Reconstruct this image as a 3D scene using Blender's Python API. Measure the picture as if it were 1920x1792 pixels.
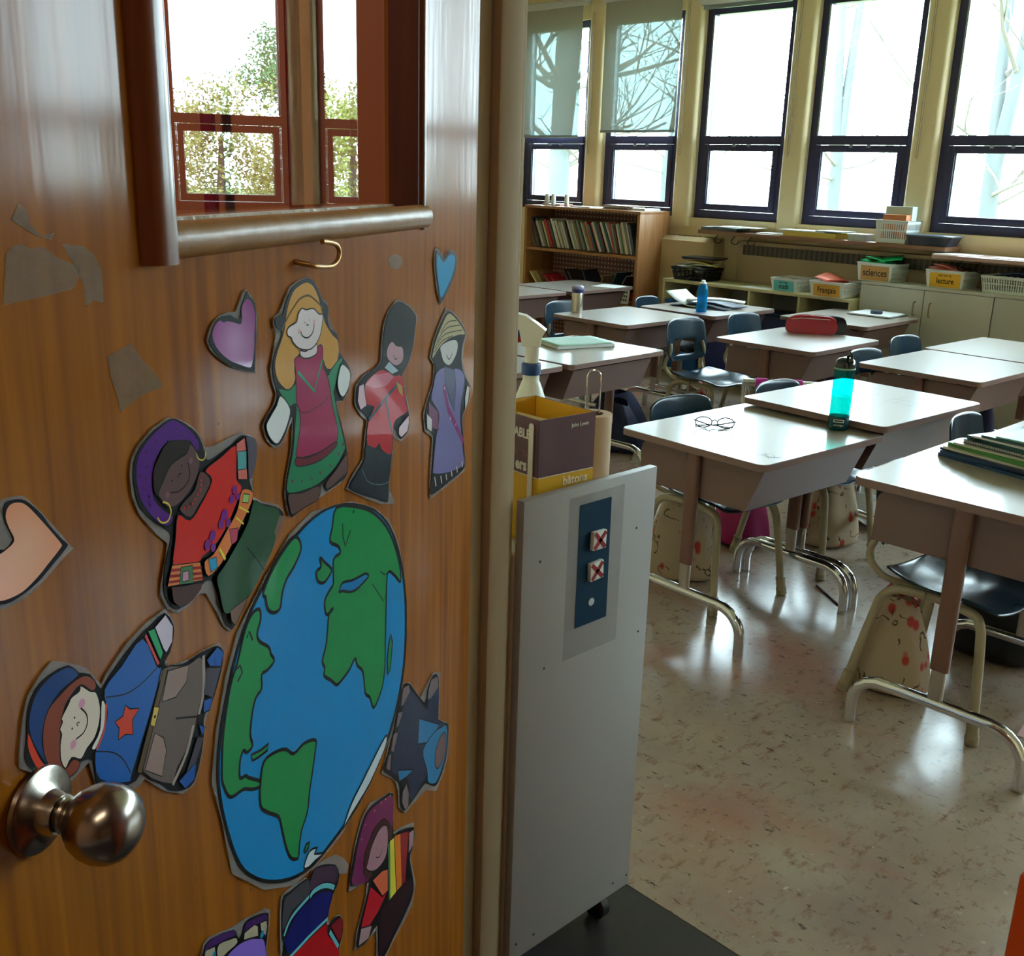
import bpy, bmesh, math, random
from math import sin, cos, pi, radians
from mathutils import Vector, Matrix
from mathutils.geometry import tessellate_polygon
for o in list(bpy.data.objects): bpy.data.objects.remove(o)
SC = bpy.context.scene; COL = SC.collection
# ---------------- camera ----------------
FPX = 1960.0
cam = bpy.data.cameras.new('camera'); co = bpy.data.objects.new('camera', cam); COL.objects.link(co)
cam.sensor_fit = 'HORIZONTAL'; cam.sensor_width = 36.0; cam.lens = 36.0 * FPX / 1920.0
cam.clip_start = 0.02; cam.clip_end = 300
_p, _r, _t = radians(16.4), radians(1.7), radians(45.5)
_f = Vector((0, cos(_p), -sin(_p))); _u = Vector((0, sin(_p), cos(_p))); _x = Vector((1, 0, 0))
_r2 = _x * cos(_r) + _u * sin(_r); _u2 = -_x * sin(_r) + _u * cos(_r)
_m = Matrix((_r2, _u2, -_f)).transposed()
co.matrix_world = Matrix.Translation((0, 0, 1.35)) @ (Matrix.Rotation(_t, 3, 'Z') @ _m).to_4x4()
SC.camera = co
# ---------------- light and exposure ----------------
SC.view_settings.view_transform = 'Standard'; SC.view_settings.look = 'None'
SC.view_settings.gamma = 1.0; SC.view_settings.use_curve_mapping = False
SC.view_settings.exposure = 0.6
w = bpy.data.worlds.new('overcast_sky'); SC.world = w; w.use_nodes = True
nt = w.node_tree; bg = nt.nodes['Background']
bg.inputs[0].default_value = (0.74, 0.94, 1.0, 1); bg.inputs[1].default_value = 16.0
# corridor ceiling lamp (its light; the fitting is built further down)
def area(name, loc, size, power, color, rot=(0, 0, 0)):
    l = bpy.data.lights.new(name, 'AREA'); l.shape = 'RECTANGLE'; l.size, l.size_y = size
    l.energy = power; l.color = color
    o = bpy.data.objects.new(name, l); COL.objects.link(o); o.location = loc; o.rotation_euler = rot
    return o
area('corridor_light', (0.6, -0.55, 2.66), (0.3, 1.2), 7.0, (1.0, 0.80, 0.58))
area('corridor_light', (-1.9, -0.55, 2.66), (0.3, 1.2), 34.0, (1.0, 0.84, 0.66))  # added light, brightens the corridor wall seen through the door glass
try:
    SC.cycles.use_denoising = True
    SC.cycles.sample_clamp_indirect = 6.0
    SC.cycles.max_bounces = 10; SC.cycles.diffuse_bounces = 5; SC.cycles.glossy_bounces = 5
    SC.cycles.transparent_max_bounces = 16; SC.cycles.caustics_refractive = False; SC.cycles.caustics_reflective = False
except Exception: pass
# ---------------- helpers ----------------
def lin(c):
    f = lambda v: v / 12.92 if v <= 0.04045 else ((v + 0.055) / 1.055) ** 2.4
    return (f(c[0] / 255), f(c[1] / 255), f(c[2] / 255), 1)
MATS = {}
def mat(name, rgb, rough=0.5, metal=0.0, var=0.06, scale=12.0, bump=0.0, trans=0.0, coat=0.0, alpha=1.0, ior=1.45, spec=0.5, stretch=(1, 1, 1)):
    if name in MATS: return MATS[name]
    m = bpy.data.materials.new(name); m.use_nodes = True; N = m.node_tree.nodes; L = m.node_tree.links
    b = N['Principled BSDF']; c = lin(rgb)
    tc = N.new('ShaderNodeTexCoord'); mp = N.new('ShaderNodeMapping'); mp.inputs['Scale'].default_value = stretch
    nz = N.new('ShaderNodeTexNoise'); nz.inputs['Scale'].default_value = scale; nz.inputs['Detail'].default_value = 4
    L.new(tc.outputs['Object'], mp.inputs[0]); L.new(mp.outputs[0], nz.inputs['Vector'])
    mx = N.new('ShaderNodeMix'); mx.data_type = 'RGBA'
    mx.inputs[6].default_value = tuple(v * (1 - var) for v in c[:3]) + (1,)
    mx.inputs[7].default_value = tuple(min(1, v * (1 + var)) for v in c[:3]) + (1,)
    L.new(nz.outputs[0], mx.inputs[0]); L.new(mx.outputs[2], b.inputs['Base Color'])
    b.inputs['Roughness'].default_value = rough; b.inputs['Metallic'].default_value = metal
    b.inputs['Transmission Weight'].default_value = trans; b.inputs['Coat Weight'].default_value = coat
    b.inputs['Alpha'].default_value = alpha; b.inputs['IOR'].default_value = ior
    b.inputs['Specular IOR Level'].default_value = spec
    if bump:
        bp = N.new('ShaderNodeBump'); bp.inputs['Strength'].default_value = bump; bp.inputs['Distance'].default_value = 0.01
        L.new(nz.outputs[0], bp.inputs['Height']); L.new(bp.outputs[0], b.inputs['Normal'])
    MATS[name] = m; return m
def nodes(m): return m.node_tree.nodes, m.node_tree.links, m.node_tree.nodes['Principled BSDF']
def cmat(rgb, rough=0.5, **k):
    return mat('paint_%02x%02x%02x_%d' % (*rgb, int(rough * 100)), rgb, rough, **k)
class B:
    def __init__(s): s.bm = bmesh.new(); s.mi = 0
    def _tag(s, faces, smooth=False):
        for f in faces: f.material_index = s.mi; f.smooth = smooth
    def box(s, lo, hi, bev=0.0, M=None, seg=2):
        lo = Vector(lo); hi = Vector(hi)
        d = bmesh.ops.create_cube(s.bm, size=1.0); vs = d['verts']
        for v in vs: v.co = Vector((lo[i] + (v.co[i] + .5) * (hi[i] - lo[i]) for i in range(3)))
        fs = set(f for v in vs for f in v.link_faces); s._tag(fs)
        if bev:
            es = set(e for v in vs for e in v.link_edges)
            r = bmesh.ops.bevel(s.bm, geom=list(es), offset=bev, segments=seg, affect='EDGES', profile=.5)
            vs = set(v for f in r['faces'] for v in f.verts) | set(v for v in vs if v.is_valid)
            s._tag(r['faces'], True)
        if M is not None:
            for v in vs: v.co = M @ v.co
        return s
    def prism(s, pts, d, axis='z', base=0.0, M=None, smooth=False, cap=True):
        """pts in a plane, extruded by d along axis from base"""
        def P(a, b, h):
            return Vector({'z': (a, b, h), 'y': (a, h, b), 'x': (h, a, b)}[axis])
        n = len(pts); A = [s.bm.verts.new(P(a, b, base)) for a, b in pts]; Bv = [s.bm.verts.new(P(a, b, base + d)) for a, b in pts]
        fs = []
        for i in range(n): fs.append(s.bm.faces.new((A[i], A[(i + 1) % n], Bv[(i + 1) % n], Bv[i])))
        s._tag(fs, smooth)
        if cap:
            tri = tessellate_polygon([[Vector((a, b, 0)) for a, b in pts]])
            g = []
            for t in tri:
                try: g.append(s.bm.faces.new([A[i] for i in t]))
                except ValueError: pass
                try: g.append(s.bm.faces.new([Bv[i] for i in t][::-1]))
                except ValueError: pass
            s._tag(g)
        if M is not None:
            for v in A + Bv: v.co = M @ v.co
        return s
    def tube(s, pts, r, seg=10, caps=True, flat=1.0):
        pts = [Vector(p) for p in pts]; n = len(pts); rs = r if isinstance(r, (list, tuple)) else [r] * n
        t0 = (pts[1] - pts[0]).normalized(); up = Vector((0, 0, 1)) if abs(t0.z) < .9 else Vector((1, 0, 0))
        nrm = t0.cross(up).normalized(); rings = []
        for i, p in enumerate(pts):
            t = ((pts[min(i + 1, n - 1)] - p).normalized() + (p - pts[max(i - 1, 0)]).normalized())
            t = t.normalized() if t.length > 1e-9 else t0
            nrm = (nrm - t * nrm.dot(t)).normalized(); bn = t.cross(nrm)
            rings.append([s.bm.verts.new(p + (nrm * cos(2 * pi * k / seg) + bn * sin(2 * pi * k / seg) * flat) * rs[i]) for k in range(seg)])
        fs = []
        for a, b in zip(rings, rings[1:]):
            for k in range(seg): fs.append(s.bm.faces.new((a[k], a[(k + 1) % seg], b[(k + 1) % seg], b[k])))
        s._tag(fs, True)
        if caps: s._tag([s.bm.faces.new(rings[0][::-1]), s.bm.faces.new(rings[-1])])
        return s
    def lathe(s, prof, c=(0, 0, 0), seg=24, M=None, sx=1.0, sy=1.0):
        c = Vector(c); rings = []; vs = []
        for r, z in prof:
            if r < 1e-6: rings.append([s.bm.verts.new(c + Vector((0, 0, z)))])
            else: rings.append([s.bm.verts.new(c + Vector((r * sx * cos(2 * pi * k / seg), r * sy * sin(2 * pi * k / seg), z))) for k in range(seg)])
        fs = []
        for a, b in zip(rings, rings[1:]):
            for k in range(seg):
                k2 = (k + 1) % seg
                if len(a) == 1 and len(b) == 1: continue
                q = (a[0], b[k2], b[k]) if len(a) == 1 else ((a[k], a[k2], b[0]) if len(b) == 1 else (a[k], a[k2], b[k2], b[k]))
                fs.append(s.bm.faces.new(q))
        s._tag(fs, True)
        if M is not None:
            for rg in rings:
                for v in rg: v.co = M @ v.co
        return s
    def grid(s, fn, nu, nv, thick=0.0, closed=False, smooth=True):
        V = [[s.bm.verts.new(fn(i / (nu - 1), j / (nv - 1))) for j in range(nv)] for i in range(nu)]
        fs = []
        for i in range(nu - 1):
            for j in range(nv - 1): fs.append(s.bm.faces.new((V[i][j], V[i + 1][j], V[i + 1][j + 1], V[i][j + 1])))
        s._tag(fs, smooth); return V
    def build(s, name, m, parent=None, sharp=38, recalc=True, **k):
        if recalc: bmesh.ops.recalc_face_normals(s.bm, faces=s.bm.faces[:])
        me = bpy.data.meshes.new(name); s.bm.to_mesh(me); s.bm.free()
        for q in (m if isinstance(m, (list, tuple)) else [m]): me.materials.append(q)
        me.set_sharp_from_angle(angle=radians(sharp))
        o = bpy.data.objects.new(name, me); COL.objects.link(o)
        if parent is not None: o.parent = parent
        for a, b in k.items(): o[a] = b
        return o
def solidify(o, t, off=0.0):
    md = o.modifiers.new('solidify', 'SOLIDIFY'); md.thickness = t; md.offset = off; return o
def subsurf(o, n=1):
    md = o.modifiers.new('subsurf', 'SUBSURF'); md.levels = n; md.render_levels = n; return o
def tag(o, label, cat, group=None, kind=None):
    o['label'] = label; o['category'] = cat
    if group: o['group'] = group
    if kind: o['kind'] = kind
    return o
def thing(name, label, cat, loc=(0, 0, 0), rz=0.0, group=None):
    o = bpy.data.objects.new(name, None); COL.objects.link(o); o.empty_display_size = .05
    o.location = loc; o.rotation_euler = (0, 0, rz); return tag(o, label, cat, group)
def struct(o): o['kind'] = 'structure'; return o
def dup(root, loc, rz, label, group=None):
    r = root.copy(); COL.objects.link(r); r.location = loc; r.rotation_euler = (0, 0, rz); r['label'] = label
    if group: r['group'] = group
    for ch in list(root.children):
        c = ch.copy(); COL.objects.link(c); c.parent = r
        for g in list(ch.children):
            d = g.copy(); COL.objects.link(d); d.parent = c
    return r
def text(s, size, m, parent, M, name='lettering', ext=0.0003, bold=0.0, sx=1.0):
    cu = bpy.data.curves.new(name, 'FONT'); cu.body = s; cu.size = size; cu.extrude = ext; cu.offset = bold
    cu.align_x = 'CENTER'; cu.align_y = 'CENTER'; cu.resolution_u = 3
    t = bpy.data.objects.new(name, cu); COL.objects.link(t)
    dg = bpy.context.evaluated_depsgraph_get(); me = bpy.data.meshes.new_from_object(t.evaluated_get(dg))
    bpy.data.objects.remove(t); bpy.data.curves.remove(cu)
    me.transform(M @ Matrix.Scale(sx, 4, (1, 0, 0))); me.materials.clear(); me.materials.append(m)
    o = bpy.data.objects.new(name, me); COL.objects.link(o)
    if parent is not None: o.parent = parent
    return o
def frame(o, ex, ey):
    ex = Vector(ex).normalized(); ey = Vector(ey).normalized(); ez = ex.cross(ey)
    return Matrix.Translation(o) @ Matrix((ex, ey, ez)).transposed().to_4x4()
def arc(cx, cy, r, a0, a1, n):
    return [(cx + r * cos(radians(a0 + (a1 - a0) * i / n)), cy + r * sin(radians(a0 + (a1 - a0) * i / n))) for i in range(n + 1)]
def rrect(x0, y0, x1, y1, r, n=5):
    return arc(x1 - r, y0 + r, r, -90, 0, n) + arc(x1 - r, y1 - r, r, 0, 90, n) + arc(x0 + r, y1 - r, r, 90, 180, n) + arc(x0 + r, y0 + r, r, 180, 270, n)
def catmull(P, n=4, closed=True):
    out = []; N = len(P)
    for i in range(N if closed else N - 1):
        p = [P[(i + k) % N] if closed else P[max(0, min(N - 1, i + k))] for k in (-1, 0, 1, 2)]
        for j in range(n):
            t = j / n
            out.append(tuple(.5 * (2 * p[1][d] + (p[2][d] - p[0][d]) * t + (2 * p[0][d] - 5 * p[1][d] + 4 * p[2][d] - p[3][d]) * t * t + (3 * p[1][d] - p[0][d] - 3 * p[2][d] + p[3][d]) * t ** 3) for d in range(len(P[0]))))
    if not closed: out.append(P[-1])
    return out
RND = random.Random(7)
FIGS=[
('paper_heart','purple paper heart taped on the door, upper left of the cutouts',[5858,12584,5801,12545,5728,12464,5701,12368,5721,12215,5746,12093,5771,11945,5750,11922,5929,11972,6114,12028,6276,12115,6388,12197,6435,12268,6413,12322,6371,12368,6313,12413,6223,12437,6110,12441,6013,12432,5954,12501,5914,12556],[5851,12568,5820,12529,5757,12479,5727,12396,5739,12248,5736,12210,5756,12126,5780,11984,5796,11943,5952,11985,6135,12047,6285,12134,6375,12218,6412,12276,6376,12317,6350,12365,6281,12409,6191,12424,6101,12416,6024,12383,5966,12376,5949,12458,5900,12513],[('printed_fill',[('heartp','P',[5846,12507,5789,12471,5752,12399,5750,12312,5773,12216,5778,12129,5815,12022,5855,11987,5996,12030,6143,12087,6271,12167,6341,12237,6367,12304,6334,12363,6260,12397,6206,12376,6161,12379,6061,12358,5969,12334,5942,12373,5935,12456,5896,12494],0.0)])]),
('paper_figure','laminated cutout of a long-haired figure in a magenta and green dress',[4842,12590,4696,12545,4604,12445,4524,12356,4467,12344,4427,12264,4415,12212,4331,12086,4243,12022,4204,11859,4129,11780,4005,11679,3959,11589,4013,11462,4145,11391,4272,11376,4305,11349,4158,11091,4099,10937,4071,10817,4078,10647,4178,10604,4616,10589,5020,10589,5238,10571,5301,10604,5335,10685,5364,10821,5329,10950,5224,11161,5181,11413,5316,11320,5397,11241,5518,11265,5632,11346,5692,11478,5640,11537,5491,11624,5449,11698,5512,11816,5529,11912,5471,12042,5414,12171,5454,12269,5438,12323,5341,12346,5262,12429,5155,12534,5027,12568],[4830,12572,4711,12528,4619,12434,4552,12353,4474,12317,4436,12252,4468,12205,4420,12098,4303,12043,4245,11983,4235,11850,4145,11783,4021,11682,3982,11593,4046,11468,4177,11391,4286,11413,4318,11385,4203,11156,4115,10955,4097,10824,4104,10662,4210,10620,4555,10612,4597,10666,4669,10713,4733,10623,5074,10605,5250,10588,5297,10673,5339,10814,5316,10946,5211,11158,5160,11420,5218,11445,5355,11304,5469,11271,5585,11335,5664,11472,5616,11544,5467,11619,5436,11708,5487,11835,5496,11941,5448,12038,5358,12117,5328,12194,5398,12227,5429,12288,5403,12319,5293,12329,5238,12415,5119,12519,4976,12552],[('hair',[((205,150,70),'P',[4845,12540,4726,12493,4635,12387,4585,12282,4558,12241,4506,12147,4364,12026,4261,11959,4252,11827,4348,11737,4497,11749,4579,11853,4717,11925,5013,11971,5125,11867,5119,11757,5239,11694,5405,11797,5456,11923,5412,12032,5320,12135,5264,12221,5218,12355,5109,12483,4978,12529],0.0),((95,70,40),'C',[5315,12204,5275,12246,5236,12276,5183,12316,5117,12355,5038,12399,4958,12426,4825,12430,4692,12374,4611,12328,4556,12291],10.4)]),('dress',[((40,125,85),'O',[5313,10819,5318,10922,5198,11155,5144,11380,5115,11547,5249,11550,5366,11670,5410,11738,5239,11694,5121,11721,5003,11724,4500,11685,4439,11713,4222,11795,4161,11772,4260,11655,4358,11527,4360,11474,4235,11163,4147,10963,4166,10897,4361,10794,4727,10730,5118,10769],6.1),((160,30,80),'O',[5121,11927,5015,11947,4911,11906,4774,11903,4687,11958,4630,11981,4574,11941,4582,11802,4500,11685,4447,11557,4396,11374,4299,11137,4351,11026,4653,11019,4964,11045,5137,11089,5117,11185,5054,11335,5058,11486,5106,11558,5102,11742,5112,11865],6.0),((110,25,60),'O',[5145,11084,4937,11031,4653,11019,4350,11033,4352,10985,4657,10940,4969,10968,5150,11016],6.1),((40,140,100),'L',[5063,11814,4765,11591,4594,11842],29.0),((90,20,50),'C',[5097,11494,4940,11436,4630,11449,4480,11498],6.1),((120,30,60),'D',[5229,10897],14.7),((120,30,60),'D',[5058,10849],14.9),((120,30,60),'D',[4866,10822],15.2),((120,30,60),'D',[4693,10828],15.5),((120,30,60),'D',[4483,10840],15.8),((120,30,60),'D',[4294,10901],16.1),((120,30,60),'D',[4195,10974],16.2)]),('face',[((225,212,212),'O',[5012,11989,4907,11967,4713,12006,4703,11923,4802,11901,4938,11910,5015,11947],6.0),((225,212,212),'O',[5126,12226,5061,12242,5031,12298,4964,12338,4886,12317,4751,12313,4643,12252,4573,12243,4576,12181,4624,12075,4699,12010,4798,11975,4906,11979,5037,12011,5136,12073,5171,12120,5232,12146,5236,12194,5190,12217],5.9),((230,175,185),'D',[5028,12154],24.0),((230,175,185),'D',[4744,12196],24.7),((10,10,15),'D',[4919,12214],6.0),((10,10,15),'D',[4838,12224],6.1),((10,10,15),'C',[4893,12197,4867,12181,4853,12189],6.1),((10,10,15),'C',[5002,12150,4978,12111,4900,12080,4818,12089,4761,12130,4747,12178],7.2)]),('hand',[((225,228,225),'O',[5390,11675,5237,11536,5283,11423,5391,11325,5492,11289,5606,11376,5650,11481,5569,11545,5468,11607],5.9)]),('hand',[((225,228,225),'O',[4194,11738,4038,11658,4009,11584,4061,11484,4176,11425,4253,11467,4295,11555,4276,11645],6.6)]),('boot',[((95,68,62),'O',[5313,10806,5065,10747,4728,10717,4749,10601,5019,10602,5249,10601,5297,10673],6.1)]),('boot',[((95,68,62),'O',[4580,10702,4346,10776,4135,10861,4106,10769,4126,10675,4305,10653,4554,10633],6.6)])]),
('paper_figure','laminated cutout of a guard in tall black hat and red tunic',[2810,12181,2596,12146,2350,12054,2178,11936,2234,11843,2279,11649,2395,11500,2598,11384,2643,11343,2577,11231,2463,11007,2408,10824,2440,10693,2691,10641,2845,10719,2910,10751,2912,10534,3045,10232,2852,9979,3257,10093,3651,10276,4120,10507,3975,10605,3714,10707,3670,10914,3609,11071,3774,11168,3896,11298,3872,11472,3689,11543,3425,11558,3248,11606,3225,11757,3162,11963,3018,12099],[2768,12156,2508,12088,2244,11944,2280,11783,2335,11624,2463,11478,2621,11388,2665,11347,2599,11235,2509,11016,2440,10831,2486,10704,2700,10668,2844,10803,2909,10818,2964,10547,3053,10235,3081,10065,3457,10219,3837,10379,4085,10513,3921,10590,3684,10699,3633,10905,3590,11082,3736,11190,3860,11291,3837,11451,3652,11529,3367,11564,3208,11615,3193,11752,3122,11958,2978,12094],[('hat',[((18,26,32),'P',[2747,12138,2463,12051,2281,11932,2326,11756,2418,11570,2598,11450,2730,11456,2620,11536,2642,11637,2815,11696,2940,11762,3065,11733,3086,11642,3179,11657,3165,11779,3081,11952,2936,12089],0.0)]),('face',[((190,150,160),'P',[2940,11762,2815,11696,2664,11665,2620,11585,2664,11511,2838,11499,3026,11585,3086,11658,3044,11730],0.0),((10,10,15),'C',[2900,11621,2858,11566,2794,11572],6.3),((10,10,15),'D',[2878,11681],6.3),((10,10,15),'D',[2772,11649],6.4),((175,195,205),'P',[3026,11569,2774,11431,2944,11428,3149,11527],0.0)]),('jacket',[((185,30,50),'O',[3655,11447,3426,11512,3190,11518,2902,11405,2687,11367,2599,11202,2532,11021,2509,10931,2822,10914,2908,10867,2931,10740,2989,10562,3246,10684,3305,10763,3405,10740,3616,10823,3591,11051,3434,11173,3623,11243],5.9),((200,110,130),'P',[3636,11443,3426,11505,3027,11456,2903,11389,3112,11331,3429,11367],0.0),((45,65,75),'L',[3571,11070,3031,11235,2723,11299],36.3),((45,65,75),'L',[3134,11208,2961,10796],37.6),((175,145,65),'P',[2839,11329,2666,11248,2644,11127,2754,11198],0.0)]),('hand',[((215,185,195),'O',[3801,11459,3691,11461,3641,11292,3624,11228,3772,11213,3841,11317],5.9)]),('hand',[((215,185,195),'O',[2757,10816,2463,10888,2454,10800,2509,10709,2691,10683,2770,10735],6.5)]),('trousers',[((28,46,60),'P',[3654,10832,3405,10732,3040,10583,2976,10551,3066,10255,3089,10093,3457,10235,3836,10394,4050,10503,3903,10585,3696,10686],0.0),((90,120,130),'C',[3755,10607,3608,10441,3294,10320,3044,10283],6.0),((8,14,20),'L',[3386,10687,3457,10235],7.8)])]),
('paper_figure','laminated cutout of a figure in pointed straw hat and lilac robe',[1224,11919,883,11816,520,11621,421,11494,506,11352,559,11167,426,10969,194,10788,215,10590,464,10480,522,10373,406,9939,394,9688,1038,9682,1736,9699,1765,9907,1670,10442,1930,10576,1983,10785,1834,10968,1682,11083,1635,11307,1790,11403,1691,11563,1487,11746],[1156,11863,882,11779,549,11597,477,11492,599,11385,620,11177,488,10980,259,10800,280,10603,497,10507,553,10380,438,9948,428,9739,1039,9723,1699,9736,1723,9895,1628,10451,1879,10582,1933,10774,1808,10945,1640,11075,1593,11300,1729,11402,1639,11538,1434,11740],[('straw_hat',[((180,165,125),'O',[1156,11848,881,11760,547,11568,514,11497,696,11522,1100,11532,1428,11489,1688,11387,1689,11458,1588,11584,1381,11733],7.2),((60,50,40),'C',[1562,11562,1216,11675,701,11645],7.1),((60,50,40),'C',[1639,11503,1269,11610,608,11572],7.0),((60,50,40),'C',[1432,11650,1163,11741,851,11720],7.1),((60,50,40),'C',[1648,11451,1376,11544,988,11553],7.0)]),('face',[((205,200,198),'O',[1428,11489,1156,11513,871,11490,780,11411,834,11306,1005,11221,1146,11217,1314,11290,1398,11395],5.4),((10,10,15),'C',[1206,11355,1120,11286,1025,11318,1004,11352],7.3),((10,10,15),'D',[1153,11421],5.5),((10,10,15),'D',[1012,11418],5.5)]),('robe',[((112,106,158),'O',[1580,11190,1367,11226,1088,11179,677,11090,488,10960,540,10774,651,10500,502,9964,462,9789,1043,9843,1607,9977,1663,10067,1563,10417,1461,10673,1731,10912,1656,11078],7.1),((82,84,116),'O',[1285,11231,915,11131,848,10909,894,10591,1075,10782,1251,11022],7.3),((130,45,105),'L',[1306,10995,1129,10678,827,10401,509,10108],80.1),((215,170,200),'D',[1277,10962],18.3),((215,170,200),'D',[1038,10535],22.5),((215,170,200),'D',[828,10411],19.1),((115,62,95),'O',[1833,10915,1489,10716,1484,10492,1698,10559,1831,10752],7.0),((225,215,205),'L',[1607,9938,1550,9808],25.5),((225,215,205),'L',[1387,9893,1339,9787],26.0),((225,215,205),'L',[1188,9863,1157,9775],26.4),((225,215,205),'L',[985,9847,952,9768],26.8),((225,215,205),'L',[775,9851,741,9761],27.1),((225,215,205),'L',[560,9866,525,9775],23.6)]),('hand',[((205,200,198),'P',[1908,10787,1726,10675,1724,10528,1880,10601],0.0)]),('hand',[((205,200,198),'P',[387,10824,290,10786,332,10614,454,10528,474,10682],0.0)])]),
('paper_heart','small turquoise paper heart near the hinge edge of the door',[1612,12649,1457,12610,1323,12515,1136,12581,942,12569,824,12482,875,12324,1120,12113,1440,11970,1549,12137,1641,12385,1659,12521],[1570,12600,1429,12557,1322,12489,1135,12555,940,12534,863,12449,931,12293,1175,12118,1430,11995,1508,12151,1596,12381,1619,12519],[('printed_fill',[((25,140,190),'P',[1548,12556,1347,12457,1134,12520,967,12509,919,12435,1004,12299,1231,12141,1416,12054,1488,12183,1565,12379],0.0)])]),
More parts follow.
